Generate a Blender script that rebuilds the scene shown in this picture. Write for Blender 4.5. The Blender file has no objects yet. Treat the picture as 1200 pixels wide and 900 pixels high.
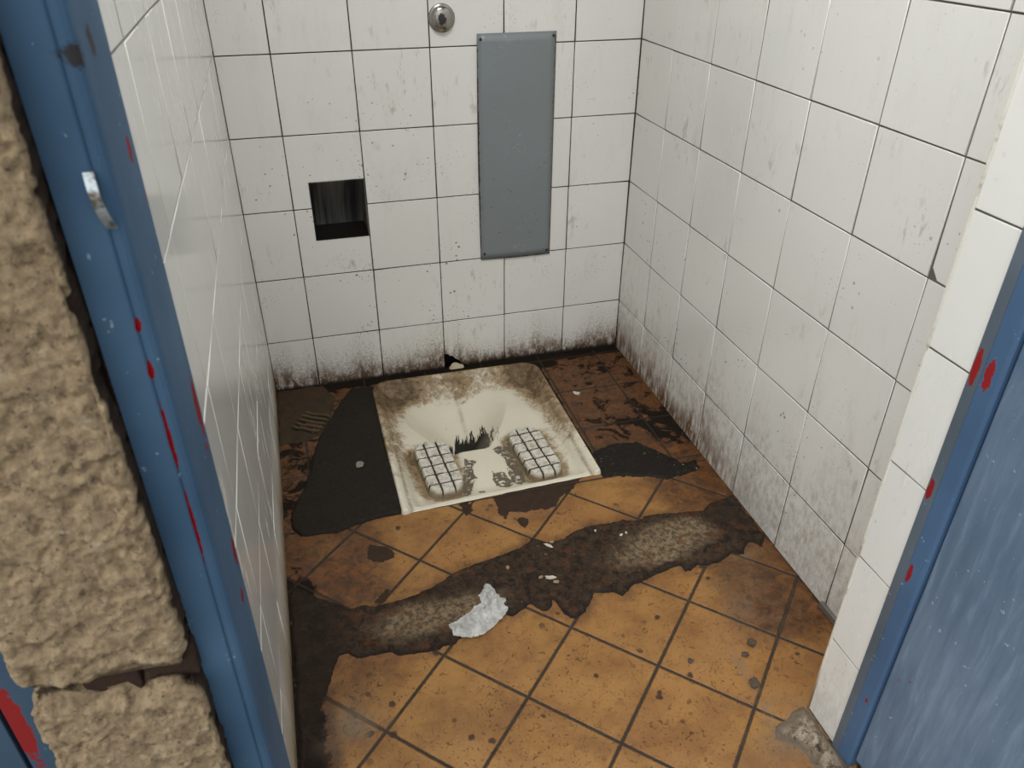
import bpy, bmesh, math, random
import numpy as np
from mathutils import Vector, Matrix

random.seed(7)
SC = bpy.context.scene
COL = SC.collection

# ------------------------------------------------------------------ numpy helpers
def zf(x, y):                       # the floor falls about one centimetre towards the door
    return -0.0086 * x + 0.0101 * y

def _h(ix, iy, s):
    v = np.sin(ix * 127.1 + iy * 311.7 + s * 74.7) * 43758.5453
    return v - np.floor(v)

def vnoise(x, y, s=0):
    ix, iy = np.floor(x), np.floor(y)
    fx, fy = x - ix, y - iy
    fx = fx * fx * (3 - 2 * fx); fy = fy * fy * (3 - 2 * fy)
    a, b = _h(ix, iy, s), _h(ix + 1, iy, s)
    c, d = _h(ix, iy + 1, s), _h(ix + 1, iy + 1, s)
    return (a * (1 - fx) + b * fx) * (1 - fy) + (c * (1 - fx) + d * fx) * fy

def fbm(x, y, s=0, o=4):            # roughly -1 .. 1
    t, amp, n = 0, 1.0, 0
    for k in range(o):
        t = t + amp * (vnoise(x * 2 ** k, y * 2 ** k, s + k * 13) * 2 - 1); n += amp; amp *= .5
    return t / n * 1.4

def sdf(X, Y, poly):                # positive inside
    P = np.array(poly, float)
    d = np.full(X.shape, 1e9); ins = np.zeros(X.shape, bool)
    n = len(P)
    for i in range(n):
        a, b = P[i], P[(i + 1) % n]
        e = b - a; L = e @ e
        t = np.clip(((X - a[0]) * e[0] + (Y - a[1]) * e[1]) / L, 0, 1)
        d = np.minimum(d, np.hypot(X - a[0] - t * e[0], Y - a[1] - t * e[1]))
        c = (a[1] > Y) != (b[1] > Y)
        if a[1] != b[1]:
            ins ^= c & (X < (b[0] - a[0]) * (Y - a[1]) / (b[1] - a[1]) + a[0])
    return np.where(ins, d, -d)

def sstep(a, b, x):
    t = np.clip((x - a) / (b - a), 0, 1)
    return t * t * (3 - 2 * t)

# ------------------------------------------------------------------ object helpers
def tag(o, label=None, cat=None, group=None, kind=None):
    if label: o['label'] = label
    if cat: o['category'] = cat
    if group: o['group'] = group
    if kind: o['kind'] = kind
    return o

def link(name, me, mats, parent=None, smooth=False):
    o = bpy.data.objects.new(name, me); COL.objects.link(o)
    for m in (mats if isinstance(mats, (list, tuple)) else [mats]):
        me.materials.append(m)
    if parent: o.parent = parent
    if smooth:
        me.polygons.foreach_set('use_smooth', np.ones(len(me.polygons), bool))
    return o

def empty(name, loc=(0, 0, 0)):
    o = bpy.data.objects.new(name, None); COL.objects.link(o); o.location = loc
    o.empty_display_size = .05
    return o

def quadmesh(name, V, Fq, attrs=None):
    me = bpy.data.meshes.new(name)
    V = np.asarray(V, np.float32); Fq = np.asarray(Fq, np.int32)
    me.vertices.add(len(V)); me.vertices.foreach_set('co', V.ravel())
    me.loops.add(Fq.size); me.loops.foreach_set('vertex_index', Fq.ravel())
    me.polygons.add(len(Fq))
    me.polygons.foreach_set('loop_start', np.arange(0, Fq.size, 4, dtype=np.int32))
    me.update(calc_edges=True)
    for k, a in (attrs or {}).items():
        at = me.attributes.new(k, 'FLOAT', 'POINT'); at.data.foreach_set('value', np.asarray(a, np.float32).ravel())
    return me

def grid(name, x0, x1, y0, y1, st, hf, mats, parent=None, loc=(0, 0, 0), skirt=0.0):
    """height field; hf(X,Y) -> (Z, keep mask or None, attrs)"""
    nx = int(round((x1 - x0) / st)) + 1; ny = int(round((y1 - y0) / st)) + 1
    X, Y = np.meshgrid(np.linspace(x0, x1, nx), np.linspace(y0, y1, ny))
    Z, keep, at = hf(X, Y)
    V = np.stack([X - loc[0], Y - loc[1], Z - loc[2]], -1).reshape(-1, 3)
    I = np.arange(nx * ny).reshape(ny, nx)
    Q = np.stack([I[:-1, :-1], I[:-1, 1:], I[1:, 1:], I[1:, :-1]], -1).reshape(-1, 4)
    if keep is not None:
        k = keep.ravel()
        Q = Q[k[Q].any(1)]
        used = np.unique(Q); m = np.full(len(V), -1); m[used] = np.arange(len(used))
        V = V[used]; Q = m[Q]; at = {a: b.ravel()[used] for a, b in at.items()}
    me = quadmesh(name, V, Q, at)
    o = link(name, me, mats, parent, True)
    o.location = loc
    return o

def bm_obj(name, bm, mats, parent=None, smooth=False, loc=(0, 0, 0)):
    me = bpy.data.meshes.new(name)
    if loc != (0, 0, 0): bmesh.ops.translate(bm, verts=bm.verts, vec=Vector(loc) * -1)
    bm.to_mesh(me); bm.free()
    o = link(name, me, mats, parent, smooth); o.location = loc
    return o

def add_box(bm, x0, x1, y0, y1, z0, z1, mi=0, bevel=0.0):
    vs = [bm.verts.new(p) for p in [(x0, y0, z0), (x1, y0, z0), (x1, y1, z0), (x0, y1, z0),
                                    (x0, y0, z1), (x1, y0, z1), (x1, y1, z1), (x0, y1, z1)]]
    fs = [bm.faces.new([vs[i] for i in f]) for f in
          [(0, 3, 2, 1), (4, 5, 6, 7), (0, 1, 5, 4), (1, 2, 6, 5), (2, 3, 7, 6), (3, 0, 4, 7)]]
    for f in fs: f.material_index = mi
    if bevel:
        es = list({e for f in fs for e in f.edges})
        r = bmesh.ops.bevel(bm, geom=es, offset=bevel, segments=2, profile=.5, affect='EDGES')
        for f in r['faces']: f.material_index = mi
    return fs

def add_prism(bm, prof, z0, z1, mi=0):        # profile in plan, extruded upwards
    lo = [bm.verts.new((x, y, z0)) for x, y in prof]; hi = [bm.verts.new((x, y, z1)) for x, y in prof]
    n = len(prof)
    fs = [bm.faces.new([lo[i], lo[(i + 1) % n], hi[(i + 1) % n], hi[i]]) for i in range(n)]
    fs += [bm.faces.new(hi), bm.faces.new(lo[::-1])]
    bmesh.ops.recalc_face_normals(bm, faces=fs)
    for f in fs: f.material_index = mi
    return fs

def add_tube(bm, path, r, seg=10, mi=0):
    rings = []
    for i, p in enumerate(path):
        p = Vector(p)
        a = Vector(path[max(i - 1, 0)]); b = Vector(path[min(i + 1, len(path) - 1)])
        d = (b - a).normalized(); q = d.to_track_quat('Z', 'Y')
        rings.append([bm.verts.new(p + q @ Vector((r * math.cos(t), r * math.sin(t), 0)))
                      for t in [2 * math.pi * k / seg for k in range(seg)]])
    for A, B in zip(rings, rings[1:]):
        for k in range(seg):
            bm.faces.new([A[k], A[(k + 1) % seg], B[(k + 1) % seg], B[k]]).material_index = mi
    bm.faces.new(rings[0][::-1]); bm.faces.new(rings[-1])

# ------------------------------------------------------------------ node helper
class N:
    def __init__(s, name):
        s.m = bpy.data.materials.new(name); s.m.use_nodes = True
        s.t = s.m.node_tree; s.t.nodes.clear()
        s.out = s.t.nodes.new('ShaderNodeOutputMaterial')
        s.b = s.t.nodes.new('ShaderNodeBsdfPrincipled')
        s.t.links.new(s.b.outputs[0], s.out.inputs[0])
        tc = s.t.nodes.new('ShaderNodeTexCoord'); s.P = tc.outputs['Object']
        g = s.t.nodes.new('ShaderNodeNewGeometry'); s.W = g.outputs['Position']; s.geo = g
    def put(s, sock, v):
        if isinstance(v, bpy.types.NodeSocket): s.t.links.new(v, sock)
        elif v is not None:
            if sock.type == 'RGBA' and not hasattr(v, '__len__'): v = (v, v, v, 1)
            if sock.type == 'RGBA' and len(v) == 3: v = (*v, 1)
            if sock.type == 'VECTOR' and not hasattr(v, '__len__'): v = (v, v, v)
            sock.default_value = v
    def math(s, op, a, b=None, c=None, clamp=False):
        n = s.t.nodes.new('ShaderNodeMath'); n.operation = op; n.use_clamp = clamp
        for i, v in enumerate((a, b, c)):
            if v is not None: s.put(n.inputs[i], v)
        return n.outputs[0]
    def add(s, a, b): return s.math('ADD', a, b)
    def sub(s, a, b): return s.math('SUBTRACT', a, b)
    def mul(s, a, b, clamp=False): return s.math('MULTIPLY', a, b, clamp=clamp)
    def mx(s, a, b): return s.math('MAXIMUM', a, b)
    def mn(s, a, b): return s.math('MINIMUM', a, b)
    def vec(s, op, a, b=None):
        n = s.t.nodes.new('ShaderNodeVectorMath'); n.operation = op
        s.put(n.inputs[0], a)
        if b is not None: s.put(n.inputs[1], b)
        return n.outputs['Value'] if op in ('LENGTH', 'DISTANCE', 'DOT_PRODUCT') else n.outputs['Vector']
    def sep(s, v=None):
        n = s.t.nodes.new('ShaderNodeSeparateXYZ'); s.put(n.inputs[0], v or s.P); return n.outputs
    def comb(s, x=0, y=0, z=0):
        n = s.t.nodes.new('ShaderNodeCombineXYZ')
        for i, v in enumerate((x, y, z)): s.put(n.inputs[i], v)
        return n.outputs[0]
    def noise(s, scale=5, det=4, rough=.6, vec=None, stretch=None, dist=0, off=None, col=False):
        v = vec or s.P
        if off is not None: v = s.vec('ADD', v, (off, off * 1.7, off * .6))
        if stretch: v = s.vec('MULTIPLY', v, stretch)
        n = s.t.nodes.new('ShaderNodeTexNoise'); s.put(n.inputs['Vector'], v)
        n.inputs['Scale'].default_value = scale; n.inputs['Detail'].default_value = det
        n.inputs['Roughness'].default_value = rough; n.inputs['Distortion'].default_value = dist
        return n.outputs['Color' if col else 'Fac']
    def vor(s, scale, vec=None, feat='F1', rnd=1, out='Distance'):
        n = s.t.nodes.new('ShaderNodeTexVoronoi'); n.feature = feat; s.put(n.inputs['Vector'], vec or s.P)
        n.inputs['Scale'].default_value = scale; n.inputs['Randomness'].default_value = rnd
        return n.outputs[out]
    def step(s, v, a, b, c=0, d=1):        # smooth map range, clamped
        n = s.t.nodes.new('ShaderNodeMapRange'); n.interpolation_type = 'SMOOTHSTEP'; n.clamp = True
        for i, q in enumerate((v, a, b, c, d)): s.put(n.inputs[i], q)
        return n.outputs[0]
    def mix(s, f, a, b, mode='MIX'):
        n = s.t.nodes.new('ShaderNodeMix'); n.data_type = 'RGBA'; n.blend_type = mode
        s.put(n.inputs[0], f); s.put(n.inputs[6], a); s.put(n.inputs[7], b)
        return n.outputs[2]
    def attr(s, name):
        n = s.t.nodes.new('ShaderNodeAttribute'); n.attribute_name = name; return n.outputs['Fac']
    def bump(s, h, dist=.001, strength=1, normal=None):
        n = s.t.nodes.new('ShaderNodeBump'); n.inputs['Distance'].default_value = dist
        n.inputs['Strength'].default_value = strength; s.put(n.inputs['Height'], h)
        if normal: s.put(n.inputs['Normal'], normal)
        return n.outputs[0]
    def done(s, color=None, rough=None, metal=None, normal=None, spec=None, **k):
        if color is not None: s.put(s.b.inputs['Base Color'], color)
        if rough is not None: s.put(s.b.inputs['Roughness'], rough)
        if metal is not None: s.put(s.b.inputs['Metallic'], metal)
        if normal is not None: s.put(s.b.inputs['Normal'], normal)
        if spec is not None: s.put(s.b.inputs['Specular IOR Level'], spec)
        for a, v in k.items(): s.put(s.b.inputs[a.replace('_', ' ')], v)
        return s.m

def rgb(r, g, b):                 # sRGB 0-255 -> linear
    return tuple(((c / 255) / 12.92 if c <= 10 else ((c / 255 + .055) / 1.055) ** 2.4) for c in (r, g, b))

# ------------------------------------------------------------------ wall tile material
def tile_mat(name, dirt=1.0, side='back'):
    n = N(name)
    x, y, z = n.sep()
    if side == 'back': u = x
    else: u = y
    uz = n.comb(u, z, 0)
    base = n.mix(n.noise(2.5, 2, .5), rgb(226, 226, 222), rgb(214, 213, 207))
    # faint brown film in vertical streaks
    film = n.step(n.noise(7, 4, .65, vec=n.comb(n.mul(u, 3.2), n.mul(z, .8), 0)), .5, .78)
    film = n.mul(film, n.step(n.noise(2.2, 2, .5, off=3), .40, .62))
    base = n.mix(n.mul(film, .30 * dirt), base, rgb(166, 156, 136))
    smear = n.mul(n.step(n.noise(42, 3, .7, vec=n.comb(u, n.mul(z, .35), 0), off=9), .56, .70), n.step(n.noise(4.5, 3, .6, off=1.3), .50, .66))
    base = n.mix(n.mul(smear, (.38 if side != 'left' else .1) * dirt), base, rgb(120, 106, 84))
    # dark specks
    jit = n.vec('ADD', uz, n.vec('MULTIPLY', n.noise(220, 1, .5, col=True), (.006, .006, 0)))
    sp = n.math('LESS_THAN', n.vor(46, jit), n.mul(n.step(n.noise(5, 3, .6, off=7), .42, .72), .17))
    sp2 = n.math('LESS_THAN', n.vor(120, jit), n.mul(n.step(n.noise(7, 3, .6, off=17), .42, .75), .24))
    low = n.step(z, 1.3, .2, .25, 1)
    base = n.mix(n.mul(sp, n.mul(low, .8 * dirt)), base, rgb(52, 44, 36))
    base = n.mix(n.mul(sp2, n.mul(low, .5 * dirt)), base, rgb(90, 78, 62))
    # grime splashed up from the floor
    tint = n.noise(70, 4, .75, vec=n.comb(u, n.mul(z, .22), 0), off=5)
    big = n.noise(6, 3, .6, vec=n.comb(u, 0, 0), off=2)
    hgt = n.add(n.step(big, .36, .66, .03, .15), n.mul(tint, .13))          # about 0 .. .28
    if side == 'right':
        hgt = n.add(hgt, n.mul(n.step(n.noise(30, 4, .7, vec=n.comb(u, n.mul(z, .4), 0), off=8), .45, .75), .10))
        wide = n.step(z, n.mul(hgt, 1.9), n.mul(hgt, .55))
        base = n.mix(n.mul(wide, n.step(n.noise(70, 5, .7, vec=n.comb(u, n.mul(z, .5), 0)), .36, .70, 0, .55 * dirt)), base, n.mix(n.step(y, -1.0, -.45), rgb(126, 114, 92), rgb(128, 98, 56)))
        core = n.mul(n.step(z, n.mul(hgt, .85), n.mul(hgt, .12)), n.step(n.noise(60, 5, .75, vec=n.comb(u, n.mul(z, .22), 0), off=33), .36, .58, .1, 1))
        base = n.mix(n.mul(core, n.step(y, -1.0, -.50, .2, 1)), base, rgb(98, 66, 30))
    elif side == 'back':
        wide = n.step(z, n.mul(hgt, 1.15), n.mul(hgt, .25))
        base = n.mix(n.mul(wide, n.step(n.noise(150, 5, .8), .42, .66, .0, .85 * dirt)), base, rgb(128, 96, 52))
        core = n.step(z, n.mul(hgt, .62), n.mul(hgt, .16))
        base = n.mix(n.mul(core, n.step(n.noise(60, 5, .75, vec=n.comb(u, n.mul(z, .45), 0), off=33), .38, .56, .25, .95)), base, rgb(84, 54, 22))
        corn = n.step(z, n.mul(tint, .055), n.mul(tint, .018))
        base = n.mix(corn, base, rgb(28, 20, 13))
    else:
        core = n.step(z, n.mul(hgt, 1.2), n.mul(hgt, .1))
        base = n.mix(n.mul(core, .72), base, rgb(150, 126, 78))
        c2 = n.step(z, n.mul(tint, .12), n.mul(tint, .03))
        base = n.mix(n.mul(c2, .6), base, rgb(110, 92, 58))
    r = n.mix(n.mx(film, n.step(z, .25, .03)), .16, .55)
    bp = n.bump(n.noise(7, 2, .4), .0012, .3 if side != 'left' else .1)
    return n.done(base, r, 0, bp, spec=.5)

def grout_mat(name, c=(62, 57, 49), low=(26, 20, 15)):
    n = N(name); z = n.sep()[2]
    col = n.mix(n.noise(30, 4, .7), rgb(*c), rgb(*[int(v * .72) for v in c]))
    col = n.mix(n.step(z, .45, .02), col, rgb(*low))
    return n.done(col, .9, 0, n.bump(n.noise(200, 3), .0006))

GAP = .0014
def tile_prism(bm, poly, T, mi=0, bev=.0011, depth=.006, rnd=.0009):
    """poly in wall coords (a,b), counter-clockwise; T maps (a,b,h) to the world (h = out of the wall)"""
    tx, ty = random.uniform(-rnd, rnd), random.uniform(-rnd, rnd)
    ca = sum(p[0] for p in poly) / len(poly); cb = sum(p[1] for p in poly) / len(poly)
    n = len(poly); P = [Vector(p) for p in poly]
    area = sum(P[i].x * P[(i + 1) % n].y - P[(i + 1) % n].x * P[i].y for i in range(n))
    if area < 0: P = P[::-1]
    def inset(d):
        R = []
        for i in range(n):
            a, b, c = P[i - 1], P[i], P[(i + 1) % n]
            e1 = (b - a).normalized(); e2 = (c - b).normalized()
            n1 = Vector((-e1.y, e1.x)); n2 = Vector((-e2.y, e2.x))
            k = n1 + n2
            R.append(b + k * (d / max(.3, 1 + n1.dot(n2))))
        return R
    def h(p): return tx * (p[0] - ca) / .1 + ty * (p[1] - cb) / .1
    L = [[bm.verts.new(T(p.x, p.y, -depth)) for p in inset(0)],
         [bm.verts.new(T(p.x, p.y, -bev + h(p))) for p in inset(0)],
         [bm.verts.new(T(p.x, p.y, -bev * .3 + h(p))) for p in inset(bev * .35)],
         [bm.verts.new(T(p.x, p.y, h(p))) for p in inset(bev * 1.2)]]
    fs = []
    for A, B in zip(L, L[1:]):
        for i in range(n):
            fs.append(bm.faces.new([A[i], A[(i + 1) % n], B[(i + 1) % n], B[i]]))
    fs.append(bm.faces.new(L[-1]))
    for f in fs: f.material_index = mi
    for f in fs[n:3 * n]: f.smooth = True
    return fs

def cut_rect(a0, a1, b0, b1):
    g = GAP
    return [(a0 + g, b0 + g), (a1 - g, b0 + g), (a1 - g, b1 - g), (a0 + g, b1 - g)]

ZR = [.177 + .2 * k for k in range(12)]        # horizontal joints
ZTOP = ZR[-1]

# ------------------------------------------------------------------ back wall
MT_B = tile_mat('glazed_wall_tile_back', 1.0, 'back')
MT_R = tile_mat('glazed_wall_tile_right', .9, 'right')
MT_L = tile_mat('glazed_wall_tile_left', .25, 'left')
MT_P = tile_mat('glazed_wall_tile_pier', .35, 'right')
MG_B = grout_mat('wall_grout'); MG_R = grout_mat('wall_grout_grey', (104, 100, 92), (52, 42, 30))
MG_L = grout_mat('wall_grout_pale', (176, 174, 164), (120, 104, 70))

def n_simple(name, c, r=.8, metal=0, var=.25, bumpd=.0005, sc=60):
    n = N(name)
    col = n.mix(n.noise(sc, 4, .65), rgb(*c), rgb(*[int(v * (1 - var)) for v in c]))
    return n.done(col, r, metal, n.bump(n.noise(sc * 3, 4, .7), bumpd))
M_MORTAR = n_simple('dark_mortar', (34, 28, 22), .85, 0, .5, .003, 40)  # near-black mortar inside the hole of the broken tile

XL = -1.129
bm = bmesh.new()
T = lambda a, b, h: Vector((a, -h, b))
xs = [XL, -.996, -.796, -.596, -.396, -.196, 0]
zs = [.001] + ZR
NICHE = (-.947, -.797, .484, .650)
HOLE = [(-.596, .060), (-.585, .058), (-.578, .050), (-.571, .0515), (-.562, .040), (-.549, .030), (-.543, .021), (-.530, .012), (-.520, .0035)]
for i in range(6):
    for j in range(len(zs) - 1):
        a0, a1, b0, b1 = xs[i], xs[i + 1], zs[j], zs[j + 1]
        if i == 1 and j == 2:      # below the niche, z .377-.577
            g = GAP
            P = [(a0 + g, b0 + g), (a1 - g, b0 + g), (a1 - g, NICHE[2]), (NICHE[0], NICHE[2]), (NICHE[0], b1 - g), (a0 + g, b1 - g)]
        elif i == 1 and j == 3:
            g = GAP
            P = [(a0 + g, b0 + g), (NICHE[0], b0 + g), (NICHE[0], NICHE[3]), (a1 - g, NICHE[3]), (a1 - g, b1 - g), (a0 + g, b1 - g)]
        elif i == 3 and j == 0:
            g = GAP
            P = [(HOLE[-1][0], b0 + g), (a1 - g, b0 + g), (a1 - g, b1 - g), (a0 + g, b1 - g)] + [(max(p[0], a0 + g), p[1]) for p in HOLE[:-1]]
        else:
            P = cut_rect(a0, a1, b0, b1)
        tile_prism(bm, P, T)
# masonry behind the tiles, left open at the niche and behind the broken tile
HX0, HX1, HZ1 = -.600, -.518, .066
Y0, Y1 = .0015, .13
for (a0, a1, b0, b1) in [(XL - .02, NICHE[0] - .002, -.05, 2.4), (NICHE[0] - .002, NICHE[1] + .002, -.05, NICHE[2] - .002),
                         (NICHE[0] - .002, NICHE[1] + .002, NICHE[3] + .002, 2.4), (NICHE[1] + .002, HX0, -.05, 2.4),
                         (HX0, HX1, HZ1, 2.4), (HX1, .06, -.05, 2.4)]:
    add_box(bm, a0, a1, Y0, Y1, b0, b1, 1)
add_box(bm, HX0, HX1, .07, Y1, -.05, HZ1, 2)
add_box(bm, HX0, HX1, Y0, .07, -.05, -.012, 2)
tag(bm_obj('wall_back', bm, [MT_B, MG_B, M_MORTAR]), 'white glazed tile wall facing the doorway, with grey panel and square niche', 'wall', kind='structure')

# ------------------------------------------------------------------ right wall
bm = bmesh.new()
T = lambda a, b, h: Vector((-h, a, b))
ys = [-1.40, -1.197, -.997, -.797, -.597, -.397, -.197, -.001]
for i in range(7):
    for j in range(len(zs) - 1):
        b0 = zs[j] if j else -.0105 + .0001
        tile_prism(bm, cut_rect(ys[i], ys[i + 1], b0 if j else zf(0, ys[i]) + .001, zs[j + 1]), T)
add_box(bm, .0015, .12, -1.42, 0.0, -.05, 2.4, 1)
tag(bm_obj('wall_right', bm, [MT_R, MG_R]), 'long white tiled side wall on the right of the squat pan', 'wall', kind='structure')

# ------------------------------------------------------------------ pier beside the door (right)
NX = -.18
bm = bmesh.new()
zn = [zf(NX, -1.44) + .003, -.005 + .197, .388 + .004] + [.59 + .1965 * k for k in range(10)]
T = lambda a, b, h: Vector((NX - h, a, b))
for j in range(len(zn) - 1):
    tile_prism(bm, cut_rect(-1.5, -1.4045, zn[j], zn[j + 1]), T)
T = lambda a, b, h: Vector((a, -1.40 + h, b))
for j in range(len(zn) - 1):
    tile_prism(bm, cut_rect(NX + .004, -.001, zn[j], zn[j + 1]), T)
add_box(bm, NX + .0015, .12, -1.51, -1.4015, -.05, 2.4, 1)
tag(bm_obj('wall_pier', bm, [MT_P, MG_R]), 'narrow white tiled pier between the side wall and the blue door', 'wall', kind='structure')
n = N('cream_corner_trim')
c = n.mix(n.step(n.noise(25, 4, .7), .5, .75), rgb(226, 223, 210), rgb(150, 140, 118))
c = n.mix(n.step(n.sep()[2], .14, .02), c, rgb(120, 106, 84))
M_TRIM = n.done(c, .35)
bm = bmesh.new()
prof = [(NX - .001 + .006 * (1 - math.cos(t)), -1.4065 + .0075 * math.sin(t)) for t in [math.pi / 2 * k / 6 for k in range(7)]]
add_prism(bm, prof + [(NX + .006, -1.4065)], zf(NX, -1.4) + .001, 2.37)
tag(bm_obj('trim_1', bm, M_TRIM, smooth=False), 'rounded cream edge strip on the corner of the tiled pier', 'trim', kind='structure')

# ------------------------------------------------------------------ left wall
bm = bmesh.new()
T = lambda a, b, h: Vector((XL + h, a, b))
yl = [-1.498, -1.447, -1.247, -1.049, -.849, -.649, -.449, -.249, -.049, -.001]
zl = [.001] + [z + .011 for z in ZR]
for i in range(9):
    for j in range(len(zl) - 1):
        tile_prism(bm, cut_rect(yl[i], yl[i + 1], zl[j], zl[j + 1]), T, rnd=.0006)
add_box(bm, -1.27, XL - .0015, -1.54, 0.0, -.05, 2.4, 1)
tag(bm_obj('wall_left', bm, [MT_L, MG_L]), 'white tiled side wall seen at a grazing angle beside the left door jamb', 'wall', kind='structure')
# swollen plaster foot of the left wall, stained yellow
n = N('yellowed_plaster')
c = n.mix(n.noise(14, 5, .7, vec=n.vec('MULTIPLY', n.P, (1, .35, 3))), rgb(206, 200, 182), rgb(168, 152, 112))
c = n.mix(n.step(n.sep()[2], .05, .0, 0, .7), c, rgb(96, 74, 38))
M_COVE = n.done(c, .5, 0, n.bump(n.noise(60, 4), .001))

# ------------------------------------------------------------------ ceiling, outside ground and front walls
M_PLASTER = n_simple('grey_white_plaster', (200, 198, 190), .9, 0, .1)
bm = bmesh.new(); add_box(bm, -1.3, .15, -1.52, .15, 2.4, 2.5)
tag(bm_obj('ceiling', bm, M_PLASTER), 'plain pale ceiling over the toilet cubicle', 'ceiling', kind='structure')
M_CONC = n_simple('outdoor_concrete', (134, 128, 116), .95, 0, .3, .002, 20)
bm = bmesh.new(); add_box(bm, -4, 3.5, -7, -1.60, -.2, -.03)
tag(bm_obj('ground_outside', bm, M_CONC), 'grey concrete ground outside the doorway', 'ground', kind='structure')

# ------------------------------------------------------------------ stains given in metres on the floor plane
TAR_L = [(-0.836, -0.050), (-0.836, -0.179), (-0.844, -0.373), (-0.840, -0.525), (-0.838, -0.654), (-0.883, -0.652), (-0.91, -0.656), (-0.964, -0.669), (-1.006, -0.682), (-1.046, -0.678), (-1.092, -0.671), (-1.109, -0.645), (-1.113, -0.6), (-1.096, -0.546), (-1.071, -0.484), (-1.055, -0.434), (-1.043, -0.36), (-1.022, -0.285), (-0.987, -0.208), (-0.959, -0.147), (-0.934, -0.096), (-0.905, -0.045)]
TAR_R = [(-0.295, -0.545), (-0.261, -0.532), (-0.21, -0.517), (-0.156, -0.531), (-0.125, -0.56), (-0.09, -0.614), (-0.073, -0.65), (-0.03, -0.645), (-0.028, -0.681), (-0.073, -0.699), (-0.102, -0.691), (-0.144, -0.699), (-0.194, -0.674), (-0.25, -0.66), (-0.3, -0.650), (-0.300, -0.62)]
BAND = [(-1.118, -0.83), (-1.087, -0.854), (-1.046, -0.89), (-1.001, -0.925), (-0.968, -0.926), (-0.947, -0.935), (-0.91, -0.933), (-0.864, -0.927), (-0.823, -0.915), (-0.788, -0.898), (-0.744, -0.875), (-0.708, -0.871), (-0.663, -0.863), (-0.624, -0.851), (-0.587, -0.846), (-0.555, -0.819), (-0.537, -0.83), (-0.526, -0.842), (-0.49, -0.846), (-0.464, -0.832), (-0.424, -0.821), (-0.407, -0.816), (-0.371, -0.822), (-0.317, -0.818), (-0.283, -0.83), (-0.26, -0.82), (-0.214, -0.823), (-0.174, -0.827), (-0.112, -0.84), (-0.076, -0.82), (-0.036, -0.813), (-0.004, -0.804), (-0.004, -0.960), (-0.030, -0.995), (-0.050, -0.970), (-0.078, -0.992), (-0.087, -1.003), (-0.113, -0.992), (-0.128, -1.0), (-0.154, -1.01), (-0.186, -1.015), (-0.208, -1.007), (-0.23, -1.017), (-0.246, -1.018), (-0.249, -0.998), (-0.289, -1.004), (-0.321, -1.012), (-0.356, -1.021), (-0.378, -1.023), (-0.393, -1.037), (-0.414, -1.047), (-0.429, -1.035), (-0.453, -1.029), (-0.474, -1.02), (-0.485, -1.045), (-0.514, -1.068), (-0.540, -1.080), (-0.556, -1.060), (-0.560, -1.030), (-0.569, -1.018), (-0.585, -1.045), (-0.602, -1.042), (-0.617, -1.017), (-0.65, -1.03), (-0.663, -1.037), (-0.685, -1.033), (-0.717, -1.044), (-0.787, -1.066), (-0.812, -1.08), (-0.825, -1.074), (-0.841, -1.083), (-0.876, -1.08), (-0.914, -1.078), (-0.94, -1.064), (-0.971, -1.06), (-1.002, -1.06), (-1.017, -1.043), (-1.035, -1.047), (-1.051, -1.072), (-1.06, -1.103), (-1.072, -1.131), (-1.076, -1.145), (-1.087, -1.165), (-1.086, -1.184), (-1.1, -1.206), (-1.112, -1.237), (-1.120, -1.275), (-1.124, -1.271), (-1.124, -1.081), (-1.124, -0.857)]
STAINS = [[(-0.61, -0.653), (-0.607, -0.694), (-0.61, -0.72), (-0.597, -0.739), (-0.582, -0.717), (-0.545, -0.727), (-0.511, -0.726), (-0.495, -0.734), (-0.466, -0.728), (-0.44, -0.698), (-0.409, -0.685), (-0.366, -0.643), (-0.335, -0.626), (-0.433, -0.629), (-0.529, -0.636)],
          [(-0.577, -0.745), (-0.557, -0.744), (-0.541, -0.751), (-0.557, -0.782), (-0.571, -0.778)],
          [(-0.936, -0.741), (-0.903, -0.755), (-0.881, -0.784), (-0.89, -0.802), (-0.92, -0.808), (-0.947, -0.787)],
          [(-0.918, -0.889), (-0.945, -0.915), (-0.955, -0.925), (-0.928, -0.928), (-0.908, -0.897)],
          [(-.70, -.655), (-.672, -.652), (-.668, -.690), (-.69, -.700)]]
PANR = (-.845, -.301, -.648, -.040)

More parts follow.
